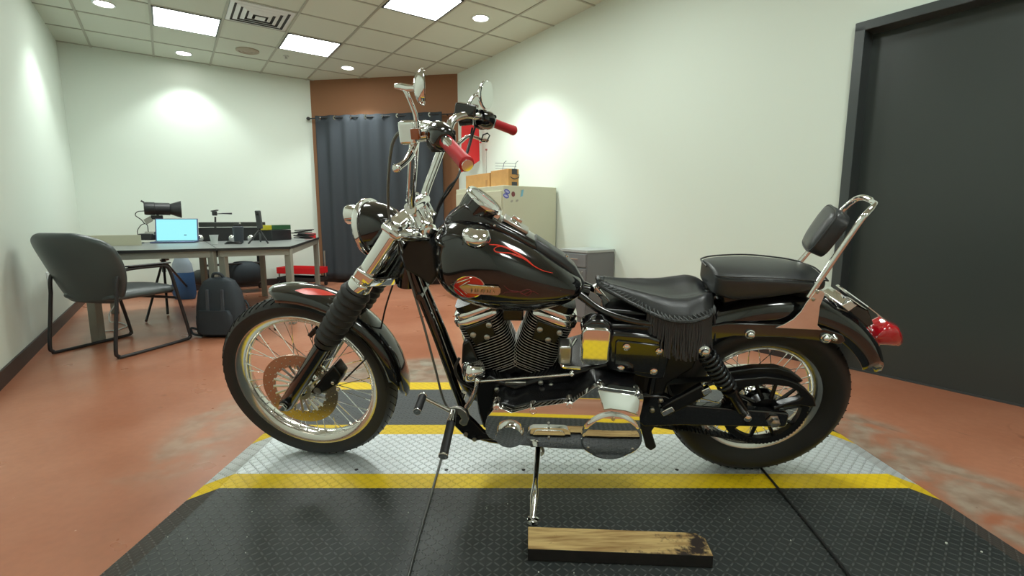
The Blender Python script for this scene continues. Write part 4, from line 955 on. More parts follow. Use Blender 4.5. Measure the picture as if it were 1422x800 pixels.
# ---- pillion pad
def pillion():
    rows_ = []
    outl = []
    for t_, x, hwf in ((0, -.235, .072), (.06, -.225, .090), (.2, -.18, .108), (.5, -.07, .118), (.8, .04, .112), (.94, .095, .096), (1, .108, .080)):
        zt = .812+.012*math.sin(PI*t_)-.012*t_; zb = .712+.052*min(1, t_*1.25)
        if t_ < .1: zb += .03
        e = .006; hw_ = hwf
        sec = [(-hw_*.86, zb), (-hw_*.97, zb+.012), (-hw_, zt-.022), (-hw_*1.0, zt-.010), (-hw_*.95, zt), (-hw_*.5, zt+.010), (0, zt+.012), (hw_*.5, zt+.010), (hw_*.95, zt), (hw_, zt-.010), (hw_, zt-.022), (hw_*.97, zb+.012), (hw_*.86, zb)]
        rows_.append([Bk.w(x, y, z) for y, z in sec])
    return rows_
prw = pillion()
pil = M().rings(prw).build('pillion_pad', LEATH, moto, sub=2, smooth=80)
M().tube([r_[4]+Bk.Z*.001 for r_ in prw]+[prw[-1][6]+Bk.X*.0]+[r_[8]+Bk.Z*.001 for r_ in prw[::-1]]+[prw[0][6]-Bk.X*.004-Bk.Z*.008], .0028, 8, smooth=6, closed=False).build('seam_piping', LEATH, pil)
M().prism([Bk.w(x, -.055, z) for x, z in ((-.20, .75), (.09, .77), (.09, .735), (-.0, .74), (-.19, .70))], Bk.Y*.11).build('pillion_base', BLKMET, moto, bevel=.01)
# ---- sissy bar
def sy(s): return [Bk.w(.045, s*.108, .755), Bk.w(.075, s*.106, .83), Bk.w(.142, s*.098, .985), Bk.w(.166, s*.090, 1.018), Bk.w(.200, s*.062, 1.034), Bk.w(.216, s*.025, 1.035)]
sb = M().tube(sy(-1)+[Bk.w(.219, 0, 1.037)]+[Bk.w(.085, .100, .755), Bk.w(.128, .098, .83), Bk.w(.196, .095, .960), Bk.w(.212, .088, .995), Bk.w(.221, .062, 1.024), Bk.w(.220, .028, 1.036)][::-1], .0092, 14, smooth=6).build('sissy_bar', CHROME, moto, smooth=60)
for s in (-1, 1):
    pl_ = [Bk.pix(x, y, -.118) for x, y in ((1132.5, 405), (1136, 402.5), (1143, 404), (1146, 408), (1139, 425), (1135.5, 452), (1142, 458.5), (1077, 455.5), (1090, 450), (1102, 443), (1112, 433), (1120, 420))]
    M().prism([Bk.w(x, s*.118, z) for x, _, z in pl_], Bk.Y*.005*-s).build('side_plate', CHROME, sb, bevel=.0012)
    for x, y in ((1132.5+5, 407.5), (1132, 418)):
        q = Bk.pix(x, y, -.13); M().lathe(Bk.w(q[0], s*.118, q[2]), Bk.Y*s, [(.0055, 0), (.0055, .003), (.002, .005)], 10).build('plate_bolt', STEEL, sb)
# backrest pad: thick rounded cushion in front of the bar
bax = Bk.v(-.86, 0, .50); bup = Bk.v(.41, 0, .91).normalized(); bY = Bk.v(.28, .96, 0); bnr = bup.cross(bY).normalized(); 
if bnr.dot(Bk.X) > 0: bnr = -bnr
bc = Bk.w(.134, -.003, .926)
def rr_(c, hy, hz, n=36, e=.50):
    out = []
    for k in range(n):
        a = 2*PI*k/n; ca, sa = math.cos(a), math.sin(a); yy = math.copysign(abs(ca)**e, ca)*hy; z_ = math.copysign(abs(sa)**e, sa)*hz
        yy *= 1-.10*(-z_/hz*.5+.5)
        out.append(c+bY*yy+bup*z_)
    return out
bp_ = M().rings([rr_(bc, .070, .066), rr_(bc+bnr*.004, .077, .072), rr_(bc+bnr*.040, .077, .073), rr_(bc+bnr*.048, .072, .067), rr_(bc+bnr*.054, .056, .052), rr_(bc+bnr*.056, .03, .025)]).build('backrest_pad', LEATH, moto, smooth=60)
M().tube(rr_(bc+bnr*.044, .0755, .0715), .003, 8, closed=True).build('seam_piping', LEATH, bp_)
# ---- licence bracket and tail light
q = [Bk.pix(x, y, 0) for x, y in ((1163, 396), (1206, 430))]
pd = V((q[1][0]-q[0][0], 0, q[1][2]-q[0][2])).normalized(); pdw = Bk.v(pd.x, 0, pd.z); pn = Bk.v(-pd.z, 0, pd.x)
tb = M().prism([Bk.w(q[0][0], 0, q[0][2]), Bk.w(q[0][0], -.004, q[0][2])+pdw*.005-Bk.Y*.0, Bk.w(q[1][0], -.09, q[1][2])-pdw*.085, Bk.w(q[1][0], -.09, q[1][2])+pdw*.0, Bk.w(q[1][0], .09, q[1][2]), Bk.w(q[1][0], .09, q[1][2])-pdw*.085], pn*.003).build('licence_bracket', CHROME, moto)
M().prism([Bk.pw(x, y, -.06) for x, y in ((1168, 425), (1182, 417), (1192, 424), (1178, 434))], Bk.Y*.12).build('bracket_lamp', CHROME, tb, bevel=.004)
M().prism([Bk.pw(x, y, -.05) for x, y in ((1179, 432), (1191, 424), (1206, 431), (1214, 450), (1206, 455), (1196, 450))], Bk.Y*.1).build('bracket_mount', BLACK, tb, bevel=.004)
M().prism([Bk.pw(x, y, -.045) for x, y in ((1200, 455), (1207, 452), (1220, 475), (1219.5, 486), (1212, 484))], Bk.Y*.09).build('tail_light_base', CHROME, moto, bevel=.004, seg=3)
tl = []
ctr = [Bk.pix(x, y, 0) for x, y in ((1207, 462), (1219, 459), (1233, 462), (1242, 469), (1247, 476))]
for (x, _, z), (hy, hz) in zip(ctr, ((.040, .028), (.045, .043), (.042, .037), (.030, .023), (.014, .009))):
    tl.append([Bk.w(x+.01*math.sin(2*PI*k/20), math.copysign(abs(math.cos(2*PI*k/20))**.7, math.cos(2*PI*k/20))*hy, z+math.copysign(abs(math.sin(2*PI*k/20))**.7, math.sin(2*PI*k/20))*hz) for k in range(20)])
M().rings(tl).build('tail_light_lens', REDL, moto, smooth=60, label='red tail light lens')
# ---- forward controls
fc = M().prism([Bk.pw(x, y, -.15) for x, y in ((624, 577), (632, 571), (646, 575), (660, 588), (672, 601), (692, 606), (691, 612), (672, 611), (664, 612), (659, 613), (650, 610), (640, 601), (629, 590))], Bk.Y*.02).build('control_mount', BLKMET, moto, bevel=.004, seg=2)
for x, y in ((647, 602.5), (659, 609.5)): M().lathe(Bk.pw(x, y, -.152), -Bk.Y, [(.008, 0), (.008, .006), (.004, .008)], 8).build('mount_bolt', STEEL, fc)
M().prism([Bk.pw(x, y, -.22) for x, y in ((622, 569), (630, 566), (640, 567), (648, 573), (651, 583), (648, 591), (643, 592), (637, 588), (641, 583), (638, 577), (632, 574), (624, 574))], Bk.Y*.012).build('shift_pivot', STEEL, moto, bevel=.003)
M().tube([Bk.pw(588, 552, -.24), Bk.pw(606, 561, -.23), Bk.pw(625, 570, -.225)], [.0065, .006, .008], 12).build('shift_lever', CHROME, moto)
pa, pb = Bk.w(*Bk.pix(587, 551, -.24)), Bk.w(*Bk.pix(579.5, 571, -.315))
M().tube([pa, pb], .0125, 16).build('shifter_peg', RUB, moto, bevel=.002)
M().tube([pa+(pa-pb).normalized()*.006, pa], .0145, 16).build('peg_collar', CHROME, moto, bevel=.002)
M().tube([pb, pb+(pb-pa).normalized()*.004], .0125, 16).build('peg_cap', CHROME, moto, bevel=.001)
pa, pb = Bk.w(*Bk.pix(626, 588, -.285)), Bk.w(*Bk.pix(616, 632, -.40)); pd_ = (pb-pa).normalized()
M().tube([pa, pb], .0135, 18).build('footpeg', RUB, moto, bevel=.002)
M().tube([pb, pb+pd_*.006], .0150, 18).build('peg_cap', CHROME, moto, bevel=.001)
M().tube([pa-pd_*.05, pa], [.009, .015], 14).build('peg_collar', CHROME, moto)
M().tube([Bk.pw(634, 575, -.2), pa-pd_*.045], .010, 12).build('peg_bracket', BLKMET, moto)
# shift rod and arm
M().tube([Bk.pw(663, 530, -.17), Bk.pw(794, 520, -.18)], .0042, 10).build('shift_rod', CHROME, moto)
for x, y in ((663, 529), (794, 519.5)): M().ball(Bk.pw(x, y, -.178), .010, 14).build('rod_end', CHROME, moto)
M().tube([Bk.pw(664, 528, -.165), Bk.pw(660, 544, -.165), Bk.pw(648, 566, -.165)], [.010, .008, .009], 12, smooth=4).build('shift_arm', CHROME, moto)
M().tube([Bk.pw(645, 545, -.05), Bk.pw(640, 562, -.05)], .008, 10).build('brake_pipe', CHROME, moto)
# ---- kickstand
kf = at(739.5, 721, DZ+.012); kt = Bk.pw(748, 614, -.13)
ks = M().tube([kt, kt.lerp(kf, .35), kt.lerp(kf, .56), kt.lerp(kf, .72), kt.lerp(kf, .90), kf+V((0, 0, .004))], [.0105, .0095, .009, .0145, .012, .010], 12).build('kickstand', CHROME, moto)
M().lathe(V((kf.x, kf.y, DZ+.0005)), (0, 0, 1), [(.017, 0), (.021, .004), (.019, .012), (.010, .016)], 20).build('stand_foot', CHROME, ks)
M().tube([kt+V((.008, 0, -.012)), kt+V((.016, -.01, -.03)), kt+V((.005, -.02, -.04))], .006, 8, smooth=4).build('stand_spring', STEEL, ks)
M().box(kt+Bk.Y*.01, Bk.v(.03, 0, 0), Bk.Y*.03, Bk.v(0, 0, .008)).build('stand_bracket', BLKMET, moto, bevel=.003)
# exhaust on the far side, seen through the wheel and under the engine
M().tube([Bk.w(-1.0, .08, .58), Bk.w(-1.07, .15, .50), Bk.w(-1.03, .18, .36), Bk.w(-.85, .185, .28), Bk.w(-.4, .185, .27), Bk.w(.1, .185, .29)], [.022, .022, .022, .024, .036, .04], 18, smooth=6).build('exhaust_pipe', CHROME, moto, smooth=60)

# ================================================================ ON THE PLATFORM
# timber block
z1 = DZ+.038
bp4 = [at(733, 731, z1), at(976, 740, z1), at(991, 772, z1), at(733, 762, z1)]
bo = bp4[0].lerp(bp4[2], .5); bo.z = DZ
tw = thing('timber_block', (bo.x, bo.y, DZ+.0005), 'worn short timber plank with a dark edge lying in front of the kickstand', 'plank')
top = [p for p in bp4]; c0 = top[1]; 
poly = [top[0], c0.lerp(top[0], .045), c0.lerp(top[2], .25)+V((0, 0, 0)), top[2], top[3]]
mmw = M(); n_ = len(poly); mmw.add([V((p.x, p.y, DZ+.0005)) for p in poly]+poly, [tuple(range(n_, 2*n_))])
mmw.cur = 1; mmw.f.append(tuple(range(n_))[::-1]); mmw.mi.append(1)
for i in range(n_): mmw.f.append((i, (i+1) % n_, n_+(i+1) % n_, n_+i)); mmw.mi.append(1)
mmw.build('plank', [WOOD, WOODD], tw, bevel=.0025, smooth=0)
# straps lying on the deck
def lay(pts, r_, z=DZ): return [V((p.x, p.y, z+r_+.0006)) for p in [at(x, y, z+r_) for x, y in pts]]
t = M().tube(lay([(1051, 643), (1056, 649), (1072, 668), (1104, 706), (1140, 750), (1184, 806), (1200, 826)], .0042), .0042, 8, smooth=4).build('tie_down_cable', CABLE); print('pad', [tuple(round(q) for q in project(bc+bnr*.044+bY*a*.077+bup*b*.073)) for a in (-1, 1) for b in (-1, 1)]); tag(t, 'black cable running from under the rear wheel to the near right', 'cable')
t = M().tube(lay([(622, 606), (612, 640), (598, 690), (582, 745), (566, 806), (562, 822)], .0045), .0045, 10, smooth=4).build('tie_down_rod', mat('dark_steel_rod', (.10, .105, .10), .3, .8)); tag(t, 'thin dark steel rod on the deck running forward from below the footpeg', 'rod')
# bits of grit
gr = M()
for x, y, s_ in ((1314, 755, .006), (1363, 767, .005), (343, 746, .003), (341, 768, .003), (260, 748, .003), (676, 706, .003), (705, 700, .003), (1098, 751, .004), (748, 795, .004), (797, 796, .003), (1013, 722, .003), (567, 712, .003), (233, 746, .003), (350, 711, .003)):
    gr.ball(at(x, y, DZ)+V((0, 0, s_*.3)), s_*.6, 6)
tag(gr.build('grit', mat('pale_grit', srgb(220, 222, 214), .7), kind='stuff'), 'scattered pale grit and crumbs on the platform', 'grit')

# ================================================================ BACKGROUND
# ---- guest chair (sled base)
Cf = Fr((-2.830, 3.34, 0), 0)
rL, rR, fL, fR = at(76, 490, .012), at(157, 499, .012), at(187, 463, .012), at(261, 471, .012)
cc = (rL+rR+fL+fR)/4; fwd = ((fL+fR)/2-(rL+rR)/2); DD = fwd.length; fwd.normalize(); rgt = V((fwd.y, -fwd.x, 0)); WD = ((rR-rL).dot(rgt)+(fR-fL).dot(rgt))/2
cc.z = 0
def C(f, r_, z): return cc+fwd*f+rgt*r_+V((0, 0, z))
chair = thing('guest_chair', cc, 'dark grey vinyl armchair on a black tubular sled base by the left wall', 'chair')
hD, hW = DD/2, WD/2
print('chair', DD, WD, cc)
for s in (-1, 1):
    y = s*hW
    M().tube([C(-hD+.052, y, .46), C(-hD+.03, y, .30), C(-hD, y, .07), C(-hD+.015, y, .025), C(-hD+.07, y, .012), C(hD-.07, y, .012), C(hD-.01, y, .025), C(hD-.005, y, .06), C(hD-.08, y, .40), C(hD-.125, y, .585), C(hD-.155, y, .625), C(hD-.20, y, .636), C(-hD+.16, y, .635), C(-hD+.09, y, .61), C(-hD+.06, y, .55), C(-hD+.05, y, .44)], .0125, 12, smooth=4).build('sled_leg', DARKP, chair)
    M().box(C(.01, y, .654), fwd*.17, rgt*.022, V((0, 0, .006))).build('armrest', DARKP, chair, bevel=.006)
M().tube([C(hD-.09, -hW, .37), C(hD-.09, hW, .37)], .011, 10).build('crossbar', DARKP, chair)
rows_ = []
for i in range(9):
    f = -.24+.52*i/8; e = math.sin(PI*i/8)**.35 if 0 < i < 8 else .0
    ww = hW-.035
    rows_.append([C(f, -ww*.92, .395), C(f, -ww, .43), C(f, -ww*.9, .47+.012*e), C(f, 0, .477+.022*e), C(f, ww*.9, .47+.012*e), C(f, ww, .43), C(f, ww*.92, .395)])
M().rings(rows_).build('seat', VINYL, chair, sub=2, smooth=80)
# shell back: curved in plan, wide rounded top, narrow bottom
rows_ = []; nb, mb_ = 14, 12
def back_pt(u, v_, off):    # u -1..1 across, v 0..1 up
    hw = (.245+.110*math.sin(min(v_/.62, 1)*PI/2)**1.1)
    if v_ > .72: hw *= math.sqrt(max(0, 1-((v_-.72)/.30)**2.6))*.98+.02
    if v_ < .12: hw *= .82+.18*math.sqrt(v_/.12)
    z = .385+.515*v_; f = -hD+.105-.21*v_+.10*(u*hw/.35)**2
    return C(f+off, u*hw, z)
outer = [[back_pt(-1+2*j/nb, i/mb_, 0) for j in range(nb+1)] for i in range(mb_+1)]
bk = M().grid(outer).build('backrest', VINYL, chair, solid=.055, bevel=0, sub=2, smooth=80)
# ---- tables
TZ = .74
def table(corners, label, legs, name='work_table', apr=.055):
    P = [V((p.x, p.y, TZ)) for p in corners]; c = sum(P, V((0, 0, 0)))/len(P); c.z = 0
    t = thing(name, c, label, 'table', 'grey work tables along the back')
    M().prism([p-V((0, 0, .020)) for p in P], V((0, 0, .020))).build('tabletop', [TOPM], t, smooth=0)
    e = M(); n_ = len(P)
    for i in range(n_):
        a, b = P[i], P[(i+1) % n_]; d = (b-a).normalized(); o = V((d.y, -d.x, 0))
        if (((a+b)/2+o*.1)-c-V((0, 0, TZ))).length < (((a+b)/2)-c-V((0, 0, TZ))).length: o = -o
        e.prism([a-V((0, 0, .022)), b-V((0, 0, .022)), b+V((0, 0, .001)), a+V((0, 0, .001))], o*.004)
    e.build('edge_band', EDGE, t, smooth=0)
    f = M()
    for i in range(n_):
        a, b = P[i], P[(i+1) % n_]; a2 = a.lerp(c+V((0, 0, TZ)), .04); b2 = b.lerp(c+V((0, 0, TZ)), .04)
        d = (b2-a2).normalized(); o = V((d.y, -d.x, 0))
        f.box((a2+b2)/2-V((0, 0, .022+apr/2)), (b2-a2)/2, o*.015, V((0, 0, apr/2)))
    f.build('apron', GREYM, t, smooth=0)
    for p, r_ in legs:
        M().box(V((p.x, p.y, (TZ-.022)/2)), V((r_, 0, 0)), V((0, r_, 0)), V((0, 0, (TZ-.022)/2))).build('leg', GREYM, t, bevel=.004, smooth=0)
    return t
f0, f1, f2, f3 = at(112, 349.5, TZ), at(300, 345, TZ), at(402.5, 342.5, TZ), at(443, 329.5, TZ)
print('table pts', [((p.dot(ra)), (p.dot(rb))) for p in (f0, f1, f2, f3)])
bdir = ra*.80
T1 = [f0, f1, f1+ra*1.62, f0+ra*1.62]
table(T1, 'long grey work table against the left wall holding the laptop', [(f1.lerp(f0, .035)+ra*.04, .026), (f0.lerp(f1, .04)+ra*.06, .034), (f0.lerp(f1, .05)+ra*1.5, .026), (f1.lerp(f0, .04)+ra*1.52, .026)])
sd = (f3-f2); back_l = f1+sd*.93+V((-.05, 0, 0))
T2 = [f1+V((.006, 0, 0)), f2, f3, back_l]
T2 = [f1+(f2-f1).normalized()*.010, f2, f3, f1+(f2-f1).normalized()*.010+ra*((f3-f1).dot(ra)-.02)]
table(T2, 'grey work table with a slanted end beside the slate curtain', [(f1.lerp(f2, .05)+sd*.03, .028), (f2.lerp(f1, .045)+sd*.03, .028), (f3-sd*.04-V((.04, 0, 0)), .026), (T2[3]-ra*.08+rb*.62, .026)])
def on(px, py, dz=0): p = at(px, py, TZ); return V((p.x, p.y, TZ+.0015+dz))
def scl(p): return (p-CO).dot(CF)/FPX    # metres per pixel at that depth
# laptop
p = on(252, 339); s_ = scl(p); lx = V((1, 0, 0)); lw = 29.5*s_; lh = 31*s_
ldir = (on(275, 338)-on(217, 339)).normalized(); lnr = V((ldir.y, -ldir.x, 0))
if lnr.y > 0: lnr = -lnr
hinge = on(246.5, 336.5); lw = (on(276.5, 336)-on(216.5, 337)).length/2
lap = thing('laptop', hinge, 'open laptop with a pale cyan screen on the long work table', 'laptop')
M().box(hinge+lnr*.11+V((0, 0, .008)), ldir*lw, lnr*.11, V((0, 0, .007))).build('keyboard_base', LAPT, lap, bevel=.003)
M().box(hinge+lnr*.085+V((0, 0, .0158)), ldir*lw*.88, lnr*.05, V((0, 0, .0012))).build('keyboard', DARKP, lap)
tilt = (V((0, 0, 1))*math.cos(R(14))-lnr*math.sin(R(14)))
sh_ = 15.8*scl(hinge)*1.02
M().box(hinge+tilt*(sh_+.008)-lnr*.004, ldir*lw, tilt.cross(ldir)*.004, tilt*sh_).build('screen_lid', LAPT, lap, bevel=.002)
M().box(hinge+tilt*(sh_+.010)+lnr*.0006, ldir*(lw*.94), tilt.cross(ldir)*.0012, tilt*(sh_*.92)).build('screen', SCREEN, lap, smooth=0)
M().box(hinge+tilt*(sh_*.62)+ldir*lw*.38+lnr*.0022, ldir*.012, tilt.cross(ldir)*.0006, tilt*.004).build('screen_mark', DARKP, lap, smooth=0)
# paper cup
p = on(298, 339.5); s_ = scl(p)
t = M().lathe(p, (0, 0, 1), [(.001, 0), (.026, 0), (.039, .088), (.041, .090), (.041, .093), (.036, .093), (.025, .004), (.001, .004)], 28).build('paper_cup', WHITEP, smooth=50); tag(t, 'white foam cup on the work table beside the laptop', 'cup')
# strobe light (studio head) on a small stand behind the laptop
def apx(px, py, q): # point at the depth of q
    return ata(px, py, q.dot(ra))
q = on(222, 333); s_ = scl(q)
st = thing('studio_strobe', q, 'black studio flash head with a reflector standing behind the laptop', 'studio light')
a_, b_ = apx(200, 289.5, q), apx(236, 290.5, q); ax_ = (b_-a_).normalized(); L_ = (b_-a_).length
M().lathe(a_, ax_, [(.02, -.002), (8.2*s_, 0), (8.8*s_, .02), (8.8*s_, L_*.4), (8.3*s_, L_*.42), (8.5*s_, L_)], 28).build('flash_body', DARKP, st)
M().lathe(b_, ax_, [(6.4*s_, -.01), (7.2*s_, 0), (11.6*s_, 12.5*s_), (11.9*s_, 13*s_), (11.2*s_, 12.5*s_), (6.0*s_, 0)], 32, cap=False, closed=True).build('reflector', DARKP, st, solid=.002)
M().tube([apx(202, 284, q), apx(199, 280.5, q), apx(195.5, 278.8, q)], .010, 8).build('rear_handle', DARKP, st)
M().tube([apx(219, 296, q), apx(219, 306, q), apx(221, 333, q)], .014, 12).build('stand_pole', DARKP, st)
M().box(apx(218, 302, q), rb*.06, ra*.02, V((0, 0, .025))).build('yoke', DARKP, st, bevel=.006)
M().box(apx(206, 306, q), rb*.034+V((0, 0, .022)), ra*.03, rb*-.014+V((0, 0, .028))).build('battery_pack', GREYM, st, bevel=.006)
M().tube([apx(200, 293, q), apx(191, 294, q), apx(188, 299, q), apx(196, 305, q), apx(201, 311, q)], .005, 8, smooth=5).build('power_lead', CABLE, st)
M().lathe(V((q.x, q.y, TZ+.0015)), (0, 0, 1), [(.09, 0), (.09, .012), (.02, .02)], 24).build('stand_base', DARKP, st)
q2 = on(203, 337)
rec = thing('battery_charger', q2, 'black charger with silver sides left of the laptop', 'charger')
M().box(apx(203, 329, q2)+V((0, .03, 0)), V((.07, 0, 0)), V((0, .05, 0)), V((0, 0, .035))).build('case', DARKP, rec, bevel=.008)
M().box(apx(208, 324, q2)+V((0, .03, 0)), V((.05, 0, 0)), V((0, .04, 0)), V((0, 0, .018))).build('lid', STEEL, rec, bevel=.006)
M().tube([apx(192, 328, q2), apx(191, 320, q2), apx(197, 312, q2), apx(204, 312, q2), apx(206, 322, q2)], .004, 8, smooth=5).build('lead', CABLE, rec)
q3 = on(152, 340)
adp = thing('power_adapter', q3, 'small black power adapter with leads at the table end behind the armchair', 'adapter')
M().box(q3+V((0, 0, .016)), V((.035, 0, 0)), V((0, .025, 0)), V((0, 0, .015))).build('case', DARKP, adp, bevel=.004)
M().tube([on(160, 338.5, .005), on(172, 338.5, .02), on(185, 339, .005), on(200, 338, .005)], .005, 8, smooth=5).build('lead', CABLE, adp)
M().tube([on(154, 338, .03), apx(150, 333, q3), apx(158, 331.5, q3), apx(163, 335, q3), on(163, 338, .01)], .0035, 8, smooth=5).build('lead', CABLE, adp)
# long black case with round silver corners
def onT2(px, py): return on(px, py)
k0, k1 = on(277, 335.3), on(371, 333.6)
kd = (k1-k0).normalized(); kn_ = V((-kd.y, kd.x, 0)); s_ = scl((k0+k1)/2)
case = thing('equipment_case', (k0+k1)/2, 'long black equipment case with round silver knobs on the table behind the cup', 'case')
M().box((k0+k1)/2+kn_*.10+V((0, 0, 9*s_)), kd*((k1-k0).length/2), kn_*.10, V((0, 0, 9*s_))).build('case_body', DARKP, case, bevel=.006)
for x in (278, 322, 348):
    M().lathe(apx(x, 330.5, k0+(k1-k0)*((x-272)/100)), -kn_, [(4.6*s_, -.01), (4.6*s_, .012), (3.4*s_, .026), (.5*s_, .03)], 20).build('silver_knob', CHROME, case, smooth=50)
lidc = (k0+k1)/2+kn_*.12+V((0, 0, 18.6*s_+.002+3.5*s_))
t = M().box(lidc, kd*((k1-k0).length/2*.98), kn_*.13, V((0, 0, 3.2*s_))).build('keyboard_case', mat('olive_black_plastic', (.03, .034, .028), .45), bevel=.006); tag(t, 'flat dark case lying on top of the long black equipment case', 'case')
# second low dark box to the right and the printed box on it
m0, m1 = on(378, 334.6), on(405, 332.6)
md_ = (m1-m0).normalized(); mn_ = V((-md_.y, md_.x, 0)); s2 = scl((m0+m1)/2)
t = M().box((m0+m1)/2+mn_*.08+V((0, 0, 7*s2)), md_*((m1-m0).length/2), mn_*.08, V((0, 0, 7*s2))).build('black_box', DARKP, bevel=.004); tag(t, 'low black box on the slanted table under the green printed box', 'box')
gq = (m0+m1)/2+mn_*.08+V((0, 0, 14*s2+.003)); 
gb0 = thing('printed_box', gq, 'flat green and yellow printed box lying on the low black box', 'box')
M().box(gq+md_*.05+V((0, 0, 3.2*s2)), md_*.19, mn_*.05, V((0, 0, 3.2*s2))).build('box_body', GREENB, gb0, bevel=.003)
M().box(gq-md_*.19+V((0, 0, 3.2*s2)), md_*.05, mn_*.051, V((0, 0, 3.2*s2))).build('yellow_end', YELLB, gb0, bevel=.003)
# cup-like black canister
q = on(332, 337.6); s_ = scl(q)
cn = thing('camera_case', q, 'upright dark grey canister standing between two silver knobs', 'canister')
M().lathe(q, (0, 0, 1), [(5.5*s_, 0), (5.8*s_, .01), (7*s_, 21*s_), (7*s_, 22.5*s_), (5*s_, 23*s_)], 20).build('canister_body', mat('dark_slate_plastic', srgb(62, 68, 76), .5), cn, bevel=.006)
M().box(q+V((0, 0, 24.5*s_)), V((4.4*s_, 0, 0)), V((0, 3*s_, 0)), V((0, 0, 1.6*s_))).build('lid', DARKP, cn, bevel=.003)
M().tube([q+V((3.4*s_, 0, 25*s_)), q+V((3.4*s_, 0, 29*s_))], 1.1*s_, 10).build('knob', STEEL, cn)
# pan head with handle behind the case
q = on(299, 333.2); tp_ = apx(299, 318, q)
ph = thing('tripod_head', V((q.x, q.y, TZ+.0015)), 'small black pan head with a side handle behind the long black case', 'tripod')
M().tube([V((q.x, q.y, TZ+.002)), apx(299, 301, q)], [.016, .010], 10).build('column', DARKP, ph)
M().box(apx(298, 296.5, q), V((.022, 0, 0)), V((0, .02, 0)), V((0, 0, .026))).build('head', DARKP, ph, bevel=.006)
M().box(apx(298, 292.6, q), V((.036, 0, .006)), V((0, .022, 0)), V((0, 0, .006))).build('camera_plate', DARKP, ph, bevel=.003)
M().tube([apx(301, 297, q), apx(309, 296.5, q), apx(322, 296.6, q)], [.004, .007, .011], 10).build('pan_handle', DARKP, ph)
# mini tripod with the upright camera
q = on(358, 338.8); s_ = scl(q); hub = apx(360.5, 319.5, q)
mt = thing('mini_tripod_camera', V((q.x, q.y, TZ+.0015)), 'slim upright grey camera on a black mini tripod at the front of the table', 'camera')
M().box(apx(359.5, 305, q), V((3.5*s_, 0, 0))+V((0, 0, 0)), V((0, 2.4*s_, 0)), V((-.9*s_, 0, 12.5*s_))).build('camera_body', mat('camera_grey', srgb(70, 74, 76), .45), mt, bevel=.010, seg=4)
M().lathe(apx(358, 297, q)-V((0, 2.4*s_, 0)), (0, -1, 0), [(2*s_, -.004), (2*s_, .003), (.4*s_, .008)], 16).build('camera_lens', DARKP, mt)
M().tube([hub+V((0, 0, 3*s_)), hub-V((0, 0, 1.5*s_))], 1.6*s_, 12).build('tripod_hub', DARKP, mt)
for tgt in (on(345, 339.5), on(372.5, 339), on(362, 336.2)):
    M().tube([hub, tgt+V((0, 0, .006))], [1.5*s_, 1.1*s_], 10).build('leg', DARKP, mt)
# coiled dark cable bundle in front
q = on(324, 339.2); cb = M()
for k in range(4):
    cb.tube([q+V(((.085-.008*k)*math.cos(t_), (.035)*math.sin(t_), .004+.006*k+.002*math.sin(3*t_))) for t_ in [2*PI*j/24 for j in range(24)]], .0042, 6, closed=True)
t = cb.build('cable_coil', CABLE); tag(t, 'coiled black cable lying on the table between the cup and the mini tripod', 'cable')
# clutter at the far corner: cable coil and red tool
q = on(420, 333); s_ = scl(q); cb = M()
random.seed(3)
for k in range(7):
    r_ = .07+.02*random.random(); cx_, cz_ = random.uniform(-.06, .06), .02+.016*k; tl_ = random.uniform(-.4, .4)
    cb.tube([q+V((cx_+r_*1.4*math.cos(t_), r_*math.sin(t_)*.7, max(.008, cz_+tl_*r_*math.cos(t_)*.5))) for t_ in [2*PI*j/20 for j in range(20)]], .007, 6, closed=True)
t = cb.build('cable_coil', CABLE); tag(t, 'tangled black cables heaped at the far corner of the slanted table', 'cable')
q = on(431, 331.6); t = M().box(q+V((0, 0, 4.0*s_+.001)), rb*7.5*s_, ra*.03, V((0, 0, 3.8*s_))).build('red_case', REDP, bevel=.006); tag(t, 'small red case at the far table corner beside the curtain', 'case')
# ---- under the tables
# backpack
q = at(309, 466, 0); s_ = scl(q)
bpk = thing('backpack', q, 'dark slate backpack standing on the floor under the tables', 'backpack')
def bring(z, hw, hd, n=24): return [q+V((math.copysign(abs(math.cos(2*PI*k/n))**.6, math.cos(2*PI*k/n))*hw*s_, .02+math.copysign(abs(math.sin(2*PI*k/n))**.6, math.sin(2*PI*k/n))*hd*s_, z*s_)) for k in range(n)]
M().rings([bring(.3, 25, 12), bring(4, 31, 17), bring(18, 32, 18), bring(42, 30, 17), bring(62, 27, 14), bring(76, 20, 10), bring(81, 11, 6)]).build('pack_body', PACK, bpk, smooth=70)
M().rings([[p+V((0, -.11, 0)) for p in bring(z, hw, 5)] for z, hw in ((6, 20), (9, 24), (30, 24), (38, 20))]).build('front_pocket', PACK, bpk, smooth=70)
for x in (-11, 9):
    M().prism([q+V((x*s_, .02-18.4*s_, 8*s_)), q+V(((x+6)*s_, .02-18.4*s_, 8*s_)), q+V(((x+5)*s_, .02-14.5*s_, 66*s_)), q+V(((x+1)*s_, .02-14.5*s_, 66*s_))], V((0, -.014, 0))).build('strap', mat('strap_webbing', (.05, .058, .07), .7), bpk, bevel=.004)
M().tube([q+V((-9*s_, .02, 78*s_)), q+V((-5*s_, .0, 86*s_)), q+V((4*s_, .0, 86*s_)), q+V((8*s_, .02, 78*s_))], .012, 8, smooth=4).build('grab_handle', PACK, bpk)
M().tube([q+V((30*s_, .06, 48*s_)), q+V((36*s_, .04, 40*s_)), q+V((36*s_, .04, 26*s_)), q+V((31*s_, .06, 18*s_))], .008, 8, smooth=4).build('side_strap', PACK, bpk)
M().tube([q+V((-26*s_, -.02, 8*s_)), q+V((-38*s_, -.04, 12*s_)), q+V((-36*s_, -.04, 4*s_)), q+V((-22*s_, -.06, .014))], .010, 8, smooth=4).build('shoulder_strap', PACK, bpk)
